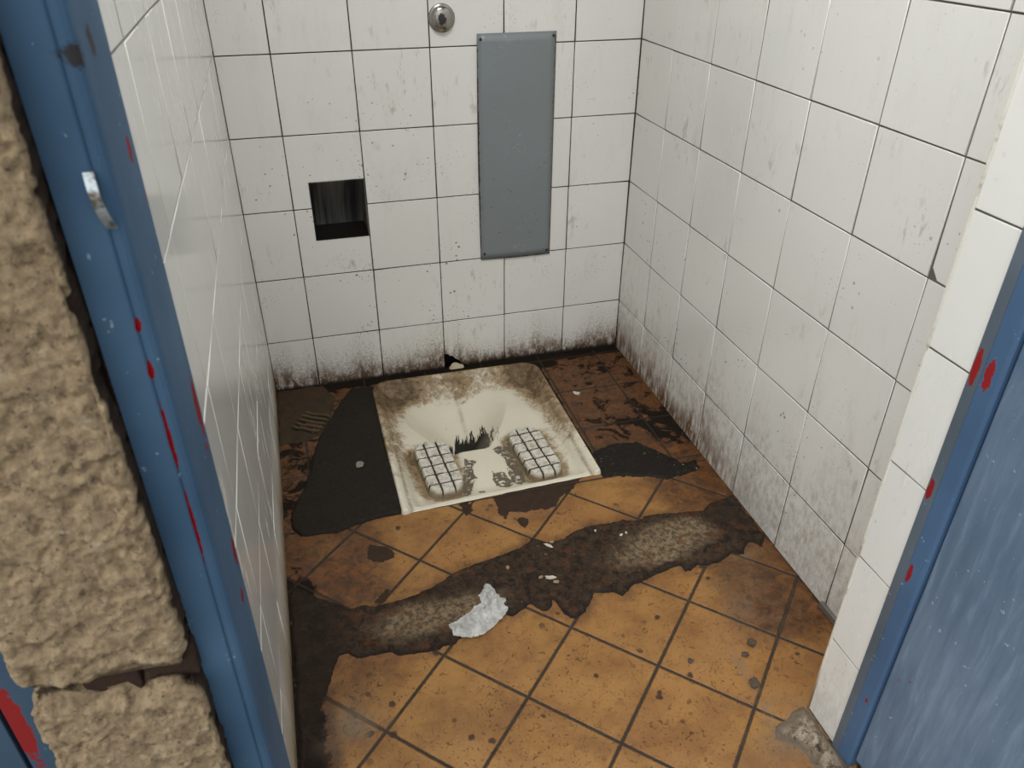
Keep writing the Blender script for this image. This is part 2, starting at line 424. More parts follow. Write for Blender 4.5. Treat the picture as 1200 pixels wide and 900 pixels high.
def floor_h(X, Y):
    Z = zf(X, Y) + .0007 * fbm(X * 9, Y * 9, 3)
    st = np.full(X.shape, -1.0)
    for s in STAINS: st = np.maximum(st, sdf(X, Y, s))
    st = np.clip(st, -.05, .05)
    back = sstep(-.70, -.62, Y)                         # rows behind the patch line are laid square
    d = .12 * np.ones_like(X)
    d = np.maximum(d, sstep(-.66, -.50, Y) * .95)
    jr = np.minimum(np.abs(X + .0855), np.abs((Y + .0295) / .1985 - np.round((Y + .0295) / .1985)) * .1985)
    d = np.maximum(d, (1.02 + .14 * sstep(.03, .0, jr) * (fbm(X * 14, Y * 14, 77) > -.1)) * sstep(-.62, -.56, Y) * (.86 + .20 * fbm(X * 7, Y * 7, 55)))
    d = np.maximum(d, 1.35 * sstep(-.055, -.03, Y))
    d = np.maximum(d, 1.25 * sstep(-.34, -.305, X) * sstep(-.27, -.30, X) * sstep(-.62, -.55, Y))
    d = np.maximum(d, 1.2 * sstep(-1.02, -1.09, X) * sstep(-1.42, -1.25, Y) * sstep(-.70, -.84, Y))
    d = np.maximum(d, .95 * sstep(-1.02, -1.10, X))
    d = np.maximum(d, .70 * sstep(-.30, -.12, X) * sstep(-1.34, -1.2, Y) * sstep(-.95, -1.03, Y))
    d = np.maximum(d, .72 * sstep(-.80, -.98, X) * sstep(-1.40, -.95, Y))
    d = np.maximum(d, .8 * sstep(-.17, -.04, X) * sstep(-1.0, -.85, Y))
    d = np.maximum(d, .75 * sstep(-.04, -.008, X))
    d = np.maximum(d, .66 * sstep(-.28, -.14, X) * sstep(-1.55, -.9, Y))
    d = np.maximum(d, .55 * sstep(-.28, -.06, X) * sstep(-.72, -.66, Y))
    bd = np.clip(sdf(X, Y, BAND), -.05, .05)
    d = np.maximum(d, .50 * sstep(-.05, 0, bd))
    # the floor is cut out below the pan
    px = np.minimum(X - PANR[0], PANR[1] - X)
    yf = PANR[2] + (X - (PANR[0] + PANR[1]) / 2) * .045
    py = np.minimum(Y - yf, PANR[3] - Y)
    inside = np.minimum(px, py) > .0085
    g = lambda cx, cy, sx, sy, a: a * np.exp(-((X - cx) / sx) ** 2 - ((Y - cy) / sy) ** 2)
    hz = g(-.235, -1.43, .07, .06, 1) + g(-1.03, -1.21, .055, .05, 1) + g(-.255, -1.33, .012, .09, .9) + g(-.15, -1.13, .07, .07, .6) + g(-.09, -1.0, .05, .05, .4)
    return Z, ~inside, {'st': st, 'dirt': d, 'haze': np.clip(hz, 0, 1)}

n = N('ochre_floor_tiles')
x, y, z = n.sep()
ca, sa, pp = math.cos(.787), math.sin(.787), .195
ox, oy = -.6923, -1.2372
dx, dy = n.sub(x, ox), n.sub(y, oy)
wob = n.mul(n.sub(n.noise(60, 3, .6), .5), .006)
ui = n.math('DIVIDE', n.sub(n.mul(dx, ca), n.mul(dy, sa)), pp)
vj = n.math('DIVIDE', n.add(n.mul(dx, sa), n.mul(dy, ca)), pp)
def jd(t):      # distance to the nearest joint, in tile widths
    f = n.math('FRACT', t); return n.mn(f, n.sub(1, f))
diag = n.mul(n.mn(jd(ui), jd(vj)), pp)
us = n.math('DIVIDE', n.add(x, .0855), .1965)
us_l = n.math('DIVIDE', n.add(x, 1.0565), .1965)
vs = n.math('DIVIDE', n.add(y, .0295), .1985)
vs_l = n.math('DIVIDE', n.add(y, .2810), .161)
left = n.math('LESS_THAN', x, -.6)
usq = n.mix(left, us, us_l); vsq = n.mix(left, vs, vs_l)
sq = n.mul(n.mn(jd(usq), jd(vsq)), .1965)
isb = n.math('GREATER_THAN', n.add(y, n.mul(n.step(x, -.12, -.0, 0, 1), .03)), -.652)
jdist = n.mix(isb, diag, sq)
edge = n.math('ABSOLUTE', n.add(y, .652))
jdist = n.mn(jdist, n.add(edge, 0))
cell = n.mix(isb, n.comb(n.math('FLOOR', ui), n.math('FLOOR', vj), 0), n.comb(n.math('FLOOR', usq), n.math('FLOOR', vsq), 5))
wn = n.t.nodes.new('ShaderNodeTexWhiteNoise'); wn.noise_dimensions = '3D'; n.put(wn.inputs[0], cell); rnd = wn.outputs[0]
jn = n.add(jdist, n.mul(n.sub(n.noise(170, 3, .6), .5), .0022))
gr = n.step(jn, .0034, .0023)
base = n.mix(n.step(n.noise(9, 5, .65), .35, .7), rgb(158, 115, 61), rgb(124, 85, 44))
base = n.mix(n.mul(rnd, .35), base, rgb(150, 102, 54))
base = n.mix(n.step(n.noise(3.2, 3, .5, off=4), .52, .75, 0, .5), base, rgb(150, 112, 78))
pit = n.mx(n.step(n.noise(80, 4, .65, dist=1.2), .60, .67), n.step(n.noise(190, 2, .6, off=40), .64, .70))
base = n.mix(n.mul(pit, n.step(n.noise(8, 2, .5, off=6), .35, .65, .35, .95)), base, rgb(72, 42, 20))
wrm = n.math('ABSOLUTE', n.sub(n.noise(24, 3, .6, dist=2.2, off=14), .5))
worm = n.mul(n.step(wrm, .010, .003), n.step(n.noise(11, 2, .5, off=22), .55, .65))
base = n.mix(n.mul(worm, .85), base, rgb(100, 62, 30))
blot = n.step(n.vor(24, n.vec('ADD', n.P, n.vec('MULTIPLY', n.noise(60, 2, .5, col=True), (.012, .012, 0)))), .20, .13)
base = n.mix(n.mul(blot, n.step(n.noise(6, 2, .5, off=31), .48, .58)), base, rgb(66, 42, 26))
fine = n.step(n.noise(34, 6, .78, dist=.4, off=51), .50, .74)
base = n.mix(n.mul(fine, .55), base, rgb(112, 70, 34))
dirt = n.attr('dirt')
dn = n.noise(13, 6, .68, dist=.6, off=2)
dn2 = n.noise(45, 5, .7, dist=.8, off=12)
dm = n.step(n.add(n.mul(dirt, 1.15), n.sub(n.add(n.mul(dn, .8), n.mul(dn2, .35)), .575)), .18, .95)
brown = n.mix(n.step(dn2, .3, .7), rgb(104, 62, 27), rgb(46, 29, 17))
base = n.mix(n.mul(dm, .94), base, brown)
dk = n.step(n.add(dirt, n.add(n.sub(n.mul(dn, 1.4), .82), n.mul(dn2, .3))), .98, 1.12)
base = n.mix(dk, base, n.mix(dn2, rgb(36, 27, 19), rgb(16, 12, 9)))
grn = n.mix(n.noise(40, 4, .7), rgb(66, 54, 42), rgb(30, 24, 18))
base = n.mix(gr, base, grn)
st = n.step(n.add(n.attr('st'), n.add(n.mul(n.sub(n.noise(55, 4, .65), .5), .022), n.mul(n.sub(n.noise(200, 2, .65), .5), .006))), -.0006, .0008)
base = n.mix(st, base, n.mix(dn2, rgb(70, 54, 42), rgb(42, 32, 25)))
bd_ = n.step(n.mn(x, n.mul(n.add(x, 1.129), -1)), -.05, .0)
h = n.add(n.step(jn, .0020, .0048), n.add(n.mul(n.noise(28, 4, .6), .5), n.mul(st, .25)))
h = n.sub(h, n.mul(pit, .25))
rgh = n.add(n.step(n.noise(26, 4, .6, off=8), .3, .7, .34, .58), n.mul(gr, .3))
rgh = n.mix(n.mx(dk, st), rgh, .75)
hz = n.mul(n.attr('haze'), n.step(n.noise(18, 5, .7, off=61), .36, .60))
base = n.mix(n.mul(hz, .8, True), base, n.mix(n.noise(40, 4, .7), rgb(134, 118, 98), rgb(84, 70, 56)))
M_FLOOR = n.done(base, rgh, 0, n.bump(h, .0022, 1), spec=n.mix(n.mx(dk, st), .45, .15))
o = grid('floor', -1.135, .006, -1.62, .006, .0045, floor_h, M_FLOOR)
tag(o, 'dirty ochre stone tile floor, laid diagonally in front of the squat pan', 'floor', kind='structure')

# ------------------------------------------------------------------ floor patches
def patch(name, poly, x0, x1, y0, y1, st, hh, jit, rough, fine, mat, slope=1.0, extra=None, seed=0):
    def hf(X, Y):
        d = sdf(X, Y, poly)
        d = d + jit * fbm(X * 30, Y * 30, seed + 1, 4) * .5 + jit * .35 * fbm(X * 120, Y * 120, seed + 2, 3)
        top = hh + rough * fbm(X * 22, Y * 22, seed + 3, 5) + fine * fbm(X * 190, Y * 190, seed + 4, 2)
        Z = np.minimum(d * slope, top); Z = np.maximum(Z, -.004)
        Z = np.where(d > 0, np.maximum(Z, np.minimum(d * slope, .0008)), Z)
        at = {'sd': np.clip(d, -.02, .2)}
        if extra: at.update(extra(X, Y, d))
        return zf(X, Y) + Z, d > -.003, at
    return grid(name, x0, x1, y0, y1, st, hf, mat)

def tar_mat(name, a, b, specks=.5):
    n = N(name)
    c = n.mix(n.noise(16, 4, .6), rgb(*a), rgb(*b))
    sp = n.math('LESS_THAN', n.vor(75), n.mul(n.step(n.noise(9, 3, .6), .42, .75), .19 * specks * 1.6))
    c = n.mix(n.mul(sp, .8), c, rgb(140, 132, 120))
    c = n.mix(n.step(n.noise(300, 2, .6), .58, .72, 0, .5), c, rgb(88, 76, 62))
    h = n.add(n.noise(260, 3, .7), n.mul(n.noise(60, 3), .6))
    return n.done(c, .62, 0, n.bump(h, .0020, .9), spec=.22)
tag(patch('bitumen_patch', TAR_L, -1.125, -.82, -.70, -.03, .003, .0075, .004, .0006, .0004,
          tar_mat('smooth_bitumen', (33, 25, 18), (23, 18, 13), .35), 1.6, seed=3),
    'smooth dark bitumen patch on the floor left of the squat pan', 'floor patch')
tag(patch('bitumen_patch', TAR_R, -.31, -.01, -.72, -.50, .0028, .006, .012, .0014, .0010,
          tar_mat('gritty_bitumen', (32, 27, 22), (20, 17, 14), 1.0), .7, seed=11),
    'small gritty black bitumen patch between the squat pan and the right wall', 'floor patch')

def pale(X, Y, d):
    g = lambda cx, cy, sx, sy, a: a * np.exp(-((X - cx) / sx) ** 2 - ((Y - cy) / sy) ** 2)
    p = g(-.87, -1.00, .11, .055, 1) + g(-.73, -.985, .08, .035, .75) + g(-.20, -.90, .15, .055, 1.1) + g(-.30, -.96, .10, .04, .8) + g(-.45, -.93, .08, .05, .25)
    p = p * sstep(.004, .022, d)
    p -= g(-.06, -.88, .05, .06, .9)
    return {'pale': p, 'wet': sstep(-.98, -1.07, X) + g(-.06, -.87, .06, .05, .7)}
n = N('worn_cement_screed')
pa = n.add(n.attr('pale'), n.mul(n.sub(n.noise(20, 5, .7), .5), .9))
nn = n.noise(48, 6, .75, dist=.5)
c = n.mix(n.step(nn, .36, .62), rgb(28, 21, 15), rgb(70, 53, 38))
c = n.mix(n.step(pa, .25, .95), c, n.mix(n.step(n.noise(75, 5, .75), .35, .65), rgb(144, 124, 96), rgb(74, 61, 46)))
c = n.mix(n.step(n.noise(27, 4, .7, off=5), .54, .66, 0, .65), c, rgb(96, 56, 30))
c = n.mix(n.step(n.noise(42, 5, .8, off=15, dist=1.5), .60, .68, 0, .8), c, rgb(20, 15, 12))
c = n.mix(n.step(n.noise(90, 4, .7, off=9, dist=1), .66, .72), c, rgb(150, 124, 92))
vn = n.math('LESS_THAN', n.vor(60), n.mul(n.step(n.noise(10, 3, .6, off=3), .50, .75), .22))
c = n.mix(n.mul(vn, .8), c, rgb(40, 26, 20))
c = n.mix(n.step(n.attr('sd'), .012, .001, 0, .75), c, rgb(34, 28, 23))
c = n.mix(n.mul(n.attr('wet'), .85, True), c, n.mix(nn, rgb(30, 23, 17), rgb(48, 35, 24)))
rg = n.mix(n.step(n.noise(18, 4, .6, off=20), .54, .66), .85, .35)
M_CEM = n.done(c, rg, 0, n.bump(n.add(n.noise(130, 5, .75), n.mul(n.noise(38, 4, .7), 1.4)), .005, 1), spec=.3)
tag(patch('cement_patch', BAND, -1.128, -.002, -1.285, -.79, .0026, .0045, .007, .0020, .0008, M_CEM, .9, pale, seed=21),
    'rough grey-brown cement strip running across the floor tiles from wall to wall', 'floor patch')

# combed tile adhesive showing where a corner tile is missing
def adh(X, Y):
    poly = [(-1.128, -.004), (-.99, -.004), (-.955, -.08), (-.985, -.205), (-1.01, -.255), (-1.055, -.283), (-1.128, -.288)]
    d = sdf(X, Y, poly) + .004 * fbm(X * 50, Y * 50, 5)
    a = -.52; u = (X + 1.035) * math.cos(a) + (Y + .20) * math.sin(a); v = -(X + 1.035) * math.sin(a) + (Y + .20) * math.cos(a)
    m = sstep(.046, .034, np.abs(u)) * sstep(.052, .042, np.abs(v + .004 * fbm(X * 30, Y * 30, 2)))
    rid = np.maximum(0, np.sin(v * 2 * np.pi / .0195)) * m
    Z = .0035 + .0030 * fbm(X * 34, Y * 34, 9, 5) + .0075 * rid - .003 * m
    Z = np.maximum(np.minimum(Z, d * 1.2), -.003)
    return zf(X, Y) + Z, d > -.002, {'rid': rid, 'val': m * (1 - sstep(0, .35, rid))}
n = N('old_tile_adhesive')
c = n.mix(n.noise(35, 5, .7), rgb(78, 66, 50), rgb(42, 32, 23))
c = n.mix(n.mul(n.attr('rid'), .7), c, rgb(112, 96, 72))
c = n.mix(n.mul(n.attr('val'), .9), c, rgb(20, 15, 11))
c = n.mix(n.step(n.noise(22, 4, .7, off=3), .56, .66, 0, .7), c, rgb(86, 50, 24))
M_ADH = n.done(c, .8, 0, n.bump(n.noise(110, 5, .75), .004, 1), spec=.2)
tag(grid('adhesive_patch', -1.128, -.945, -.292, -.002, .0022, adh, M_ADH),
    'brown combed tile adhesive in the back left corner where a floor tile is missing', 'floor patch')

# ------------------------------------------------------------------ squat pan
PX, PY = -.573, -.344
PAN = empty('squat_pan', (PX, PY, zf(PX, PY)))
tag(PAN, 'stained white enamel squat toilet pan with two ribbed footrests, sunk in the floor', 'squat toilet')
x0, x1, y0, y1 = PANR
def rrect(X, Y):        # distance inside the rim outline; big radius at the back, small at the front
    cx, cy = (x0 + x1) / 2, (y0 + y1) / 2
    # the front edge runs slightly askew
    yy = Y + (X - cx) * -.045 * sstep(cy, y0, Y)
    r = np.where(Y > cy, .055, .008)
    qx = np.abs(X - cx) - ((x1 - x0) / 2) + r; qy = np.abs(yy - cy) - ((y1 - y0) / 2) + r
    return -(np.hypot(np.maximum(qx, 0), np.maximum(qy, 0)) + np.minimum(np.maximum(qx, qy), 0) - r), (yy - y0)
DXC, DYL = -.612, -.412          # middle of the drain lip
WORN = [[(-0.607, -0.468), (-0.627, -0.491), (-0.624, -0.537), (-0.646, -0.569), (-0.652, -0.603), (-0.671, -0.608), (-0.671, -0.555), (-0.652, -0.503), (-0.636, -0.448)],
        [(-0.551, -0.425), (-0.497, -0.400), (-0.487, -0.486), (-0.500, -0.590), (-0.52, -0.606), (-0.536, -0.579), (-0.535, -0.533), (-.525, -.48)],
        [(-0.576, -0.524), (-0.546, -0.531), (-0.532, -0.59), (-0.551, -0.608), (-0.58, -0.593), (-0.583, -0.56)],
        [(-.70, -.624), (-.693, -.621), (-.690, -.633), (-.698, -.635)], [(-.632, -.598), (-.618, -.596), (-.618, -.610), (-.63, -.612)],
        [(-.55, -.617), (-.535, -.612), (-.53, -.622), (-.545, -.626)]]
def pan_h(X, Y):
    d, vf = rrect(X, Y)
    s = X - DXC; v = Y - DYL
    vb = np.maximum(v, 0)
    # rolled rim on three sides
    sideback = np.minimum(np.minimum(X - x0, x1 - X), y1 - Y)
    rimw = .016
    front = sstep(.0, .05, Y - y0)
    rim = .009 + .004 * np.sqrt(np.clip(1 - ((d - .007) / .008) ** 2, 0, 1))
    base = -.024 + .020 * sstep(.075, .0, vf)          # tread plate, rising to floor level at the front edge
    # funnel behind the lip
    a = .058 + vb * .66; b = .40
    rr = np.sqrt((s / a) ** 2 + (vb / b) ** 2)
    fun = .150 * np.clip(1 - rr, 0, 1) ** 1.2
    lipm = sstep(-.004, .007, v - .10 * np.maximum(np.abs(s) - .045, 0))
    inner = base - fun * lipm
    inner = inner + .0012 * fbm(X * 12, Y * 12, 4, 3)
    # hollow bed round each footrest
    for (fx, fy, an) in FEET:
        ds = stadium(X, Y, fx, fy, an)
        inner = inner - .006 * sstep(-.035, -.004, ds) * sstep(.0, .02, -ds + .02)
    wall = sstep(rimw - .002, rimw + .042, sideback)
    rimz = rim
    Z = rimz * (1 - wall) + inner * wall
    Z = Z - .0035 * np.exp(-((sideback - .026) / .006) ** 2) * sstep(0, .02, Y - y0)
    # front edge has no rim
    ff = sstep(.034, .013, vf)
    zfront = .0022
    fr = sstep(.017, .024, sideback)
    Z = Z * (1 - ff * fr) + zfront * ff * fr
    Z = np.where(d < .003, Z - (.003 - np.maximum(d, -.002)) * 3.5, Z)
    st = np.full(X.shape, -1.0)
    for p in WORN: st = np.maximum(st, sdf(X, Y, p))
    st = np.clip(st, -.03, .03)
    g = lambda cx, cy, sx, sy, q=1: q * np.exp(-((X - cx) / sx) ** 2 - ((Y - cy) / sy) ** 2)
    edge = sstep(.10, .015, sideback) * sstep(-.60, -.30, Y)
    br = 1.1 * sstep(.125, .02, y1 - Y) * (.50 + .75 * sstep(-.62, -.78, X) + .5 * sstep(-.46, -.36, X)) + .62 * sstep(.11, .02, np.minimum(X - x0, x1 - X)) * sstep(-.66, -.35, Y)
    br += g(-.365, -.15, .07, .10, .55) + g(-.79, -.13, .07, .07, .6) + g(-.565, -.085, .03, .07, .30)
    for (fx, fy, an) in FEET: br += .70 * sstep(-.040, -.002, stadium(X, Y, fx, fy, an))
    blk = g(-.590, -.325, .068, .072, 1.35) * sstep(.0, .012, v)
    streak = g(-.585, -.18, .006, .20, 1.0) * sstep(DYL, DYL + .03, Y)
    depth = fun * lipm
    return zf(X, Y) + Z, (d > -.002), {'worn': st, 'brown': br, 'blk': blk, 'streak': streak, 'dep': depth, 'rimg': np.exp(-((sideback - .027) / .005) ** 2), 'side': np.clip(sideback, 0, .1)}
FEET = [(-.7165, -.482, math.radians(3.5)), (-.4435, -.484, math.radians(4.5))]
FW, FL = .053, .117
def stadium(X, Y, fx, fy, an):          # positive inside
    c, s_ = math.cos(an), math.sin(an)
    u = (X - fx) * c + (Y - fy) * s_; v = -(X - fx) * s_ + (Y - fy) * c
    u = u * 1.0
    r = .047
    qx = np.abs(u) - FW + r; qy = np.abs(v) - FL + r
    return -(np.hypot(np.maximum(qx, 0), np.maximum(qy, 0)) + np.minimum(np.maximum(qx, qy), 0) - r)

n = N('stained_enamel')
base = n.mix(n.noise(6, 3, .6), rgb(222, 216, 198), rgb(204, 196, 174))
bn = n.noise(34, 6, .75, dist=.5)
bn2 = n.noise(110, 4, .7)
bm_ = n.step(n.add(n.attr('brown'), n.add(n.mul(n.sub(bn, .5), 1.3), n.mul(n.sub(bn2, .5), .55))), .22, .75)
base = n.mix(n.mul(bm_, .85), base, n.mix(bn2, rgb(150, 116, 62), rgb(88, 64, 34)))
bm2 = n.step(n.add(n.attr('brown'), n.add(n.mul(n.sub(bn, .5), 1.5), n.mul(n.sub(n.noise(60, 4, .7, off=4), .5), .9))), .78, 1.05)
base = n.mix(n.mul(bm2, n.step(n.noise(48, 5, .8, off=41), .32, .60, .25, .92)), base, n.mix(n.noise(20, 4, .7, off=44), rgb(88, 64, 36), rgb(42, 30, 18)))
base = n.mix(n.mul(n.attr('streak'), n.step(n.noise(30, 4, .7, off=6), .35, .7, .1, .5)), base, rgb(110, 84, 56))
wn_ = n.step(n.add(n.attr('worn'), n.add(n.mul(n.sub(n.noise(60, 4, .65), .5), .018), n.mul(n.sub(n.noise(190, 3, .65), .5), .008))), -.0008, .0008)
wn_ = n.mul(wn_, n.step(n.noise(85, 3, .6, off=12), .40, .46))
base = n.mix(wn_, base, n.mix(n.noise(50, 4), rgb(120, 108, 90), rgb(82, 72, 58)))
xx, yy, zz = n.sep(n.W)
flame = n.noise(110, 3, .7, vec=n.comb(n.add(xx, n.mul(yy, -.2)), n.mul(yy, .10), n.mul(zz, .05)))
bk_ = n.step(n.add(n.attr('blk'), n.mul(n.sub(flame, .5), 2.2)), .50, .56)
base = n.mix(bk_, base, rgb(22, 17, 12))
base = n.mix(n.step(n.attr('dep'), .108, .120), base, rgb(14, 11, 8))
rk = n.mul(n.step(n.attr('side'), .024, .016), n.step(n.noise(50, 4, .7, vec=n.P, off=7), .62, .68))
base = n.mix(n.mul(rk, .8), base, rgb(60, 46, 34))
base = n.mix(n.mul(n.attr('rimg'), n.step(bn, .35, .6, .1, .7)), base, rgb(104, 84, 54))
hh = n.add(n.mul(n.add(bm_, bm2), .4), n.sub(n.noise(22, 3, .5), n.mul(wn_, .8)))
M_PAN = n.done(base, n.mix(n.mx(bm_, wn_), .25, .7), 0, n.bump(hh, .0012, .7), spec=.5)
o = grid('basin', x0 - .002, x1 + .002, y0 - .012, y1 + .002, .0028, pan_h, M_PAN, PAN, (0, 0, 0))
me = o.data; me.transform(Matrix.Translation(-PAN.location)); 
# the noise above runs in the pan's own coordinates
# footrests
n = N('footrest_enamel')
gro = n.attr('groove')
c = n.mix(n.step(n.noise(60, 4, .7), .4, .75), rgb(208, 204, 192), rgb(150, 140, 118))
c = n.mix(n.step(n.noise(140, 3, .7, off=4), .60, .68, 0, .8), c, rgb(98, 84, 60))
c = n.mix(n.step(n.add(gro, n.mul(n.sub(n.noise(70, 4, .7), .5), .9)), .45, .75), c, rgb(52, 38, 24))
c = n.mix(n.step(n.attr('skirt'), .0, .75, 0, .85), c, n.mix(n.noise(40, 4), rgb(152, 134, 98), rgb(82, 66, 42)))
M_FOOT = n.done(c, .38, 0, n.bump(n.noise(120, 4, .7), .001))
for k, (fx, fy, an) in enumerate(FEET):
    def fh(X, Y):
        d = stadium(X, Y, fx, fy, an)
        c_, s_ = math.cos(an), math.sin(an)
        u = (X - fx) * c_ + (Y - fy) * s_; v = -(X - fx) * s_ + (Y - fy) * c_
        u = u + .0010 * fbm(X * 60, Y * 60, 5 + k); v = v + .0010 * fbm(X * 60, Y * 60, 8 + k)
        pu, pv = .0345, .0395
        du = np.abs((u / pu) % 1 - 0) ; du = np.abs(((u / pu + .5 + .5) % 1) - .5) * pu   # blocks centred on u = 0
        du = np.abs(((u / pu + .5) % 1)); du = np.minimum(du, 1 - du) * pu
        dv = (v / pv) % 1; dv = np.minimum(dv, 1 - dv) * pv
        wv = .0006 * fbm(X * 90, Y * 90, 3 + k, 3); gr = np.maximum(sstep(.0036, .0020, du + wv), sstep(.0050, .0030, dv + wv))
        gmin = np.minimum(du, dv * .8)
        raised = sstep(.0080, .0060, gmin) * (1 - gr)         # raised border round each block
        Z = .0035 - .0055 * gr + .0016 * raised
        out = sstep(.0, .009, d)
        Z = Z * 1 + 0
        Z = -.030 + (Z + .030) * np.clip(out * 1.0, 0, 1) ** .55
        gr = gr * sstep(.001, .004, d)
        return zf(X, Y) + Z - .0035, d > -.001, {'groove': gr, 'skirt': 1 - sstep(.001, .007, d)}
    o = grid('footrest', fx - .075, fx + .075, fy - .145, fy + .145, .0013, fh, M_FOOT, PAN, (0, 0, 0))
    o.data.transform(Matrix.Translation(-PAN.location))
    if k == 0: o['label'] = 'ribbed left footrest'
    else: o['label'] = 'ribbed right footrest'
# black that paints shade onto the niche bottom plate
M_BLK = n_simple('niche_shade_black', (16, 13, 10), .5)

# ------------------------------------------------------------------ things on the floor
def blob(name, loc, r, sc, mat, seed, amp=.25, sub=3, label=None, cat=None, group=None):
    bm = bmesh.new(); bmesh.ops.create_icosphere(bm, subdivisions=sub, radius=r)
    rng = random.Random(seed); off = Vector((rng.random() * 9, rng.random() * 9, rng.random() * 9))
    from mathutils import noise as mn
    for v in bm.verts:
        q = v.co / r
        v.co *= 1 + amp * mn.noise(q * 1.3 + off) + amp * .5 * mn.noise(q * 3.1 + off)
        v.co = Vector((v.co.x * sc[0], v.co.y * sc[1], v.co.z * sc[2]))
    o = bm_obj(name, bm, mat, smooth=False)
    z = min((o.matrix_basis @ v.co).z for v in o.data.vertices)
    o.location = (loc[0], loc[1], zf(loc[0], loc[1]) + loc[2] - z - .0004)
    o.rotation_euler.z = rng.random() * 6
    return tag(o, label, cat, group)

M_GUM = n_simple('grey_gum', (150, 142, 126), .6, 0, .3)
M_CHIP = n_simple('white_plaster_chip', (214, 206, 188), .8, 0, .2)
M_CHIPB = n_simple('beige_chip', (168, 146, 112), .8, 0, .3)
M_CLUMP = n_simple('grey_dirt_clump', (92, 78, 64), .7, 0, .4, .002)
blob('chewing_gum', (-.923, -.439, .0072), .0125, (1.15, .85, .16), M_GUM, 1, label='flattened grey chewing gum on the smooth bitumen left of the pan', cat='chewing gum')
blob('plaster_chip', (-.233, -.246, .0), .0085, (1.2, .8, .35), M_CHIP, 5, .7, 4, label='white plaster chip on the brown tile right of the pan', cat='chip')
for i, (a, b, r, m, l) in enumerate([
        (-.527, -.862, .0075, M_CHIP, 'pale bent chip at the upper edge of the cement strip, nearest the pan'),
        (-.515, -.852, .0050, M_CHIPB, 'small beige chip beside the pale bent chip on the cement strip'),
        (-.553, -.960, .0085, M_CHIP, 'long pale chip in the middle of the cement strip, right of the tissue'),
        (-.575, -.952, .0050, M_CHIPB, 'tiny beige chip left of the long pale chip on the cement strip'),
        (-.545, -.975, .0055, M_CHIPB, 'beige chip just below the long pale chip on the cement strip'),
        (-.640, -.905, .0050, M_CHIPB, 'beige crumb on the dark upper part of the cement strip, above the tissue'),
        (-.345, -.872, .0042, M_CHIP, 'white crumb on the right dark part of the cement strip'),
        (-.330, -.868, .0036, M_CHIP, 'rightmost white crumb on the cement strip'),
        (-.400, -.842, .0034, M_CHIP, 'white crumb close to the upper edge of the cement strip'),
        ]):
    blob('plaster_chip', (a, b, .004), r, (1.5, .55, .35) if r > .007 else (1.1, .8, .5), m, 20 + i, .55, 2 if r < .006 else 3, label=l, cat='chip', group='chips lying on the cement strip')
for i, (a, b, r, l) in enumerate([(-.251, -1.329, .011, 'grey dirt clump on the floor tile joint nearest the tiled pier'),
                                  (-.205, -1.240, .009, 'grey dirt clump on the ochre tile beside the right wall end'),
                                  (-.232, -1.262, .007, 'small dark dirt clump left of the grey one by the right wall end'),
                                  (-.349, -1.246, .006, 'flat dark dirt clump in the middle of an ochre tile')]):
    blob('dirt_clump', (a, b, 0), r, (1, .9, .45), M_CLUMP, 50 + i, .5, 3, l, 'dirt clump', 'dirt clumps on the ochre tiles')
M_RUST = n_simple('rusty_iron', (66, 42, 28), .85, .2, .5, .002, 50)

# crumpled tissue
n = N('thin_white_tissue')
c = n.mix(n.noise(60, 3), rgb(236, 236, 232), rgb(206, 206, 202))
rdg = n.math('ABSOLUTE', n.sub(n.noise(38, 3, .6, dist=1.0), .5))
m_ = n.done(c, .85, 0, n.bump(n.step(rdg, 0, .12), .003, .6))
tr = n.t.nodes.new('ShaderNodeBsdfTranslucent'); tr.inputs[0].default_value = (.8, .8, .79, 1)
tp = n.t.nodes.new('ShaderNodeBsdfTransparent')
m1 = n.t.nodes.new('ShaderNodeMixShader'); m1.inputs[0].default_value = .25
n.t.links.new(n.b.outputs[0], m1.inputs[1]); n.t.links.new(tr.outputs[0], m1.inputs[2])
m2 = n.t.nodes.new('ShaderNodeMixShader')
n.put(m2.inputs[0], n.step(n.noise(35, 3, .6, off=3), .40, .65, .02, .30))
n.t.links.new(m1.outputs[0], m2.inputs[1]); n.t.links.new(tp.outputs[0], m2.inputs[2]); n.t.links.new(m2.outputs[0], n.out.inputs[0])
TIS = [(-.803, -1.030), (-.800, -1.060), (-.785, -1.066), (-.770, -1.071), (-.750, -1.073), (-.728, -1.067), (-.700, -1.047), (-.680, -1.032), (-.672, -1.015), (-.678, -1.006), (-.668, -.992), (-.682, -.985), (-.688, -.958), (-.700, -.935), (-.712, -.962), (-.722, -.968), (-.724, -.990), (-.740, -.996), (-.752, -1.010), (-.770, -1.014), (-.784, -1.026)]
def crump(X, Y, s, amp):
    a = fbm(X * 26, Y * 26, s, 1); b = fbm(X * 44 + 3, Y * 40, s + 5, 2); c = fbm(X * 80, Y * 80, s + 9, 1)
    return amp * (1.15 - 1.3 * np.abs(a)) + amp * .55 * (1 - 1.6 * np.abs(b)) + amp * .22 * (1 - 2 * np.abs(c))
def tis(X, Y):
    d = sdf(X, Y, TIS) + .0025 * fbm(X * 90, Y * 90, 3, 2)
    Z = crump(X, Y, 4, .0150) * sstep(-.002, .02, d) + .0055
    return zf(X, Y) + np.maximum(Z, .0042), d > 0, {}
o = grid('crumpled_tissue', -.81, -.66, -1.082, -.925, .0018, tis, m_, None)
tag(o, 'crumpled white paper tissue lying on the edge of the cement strip', 'tissue')
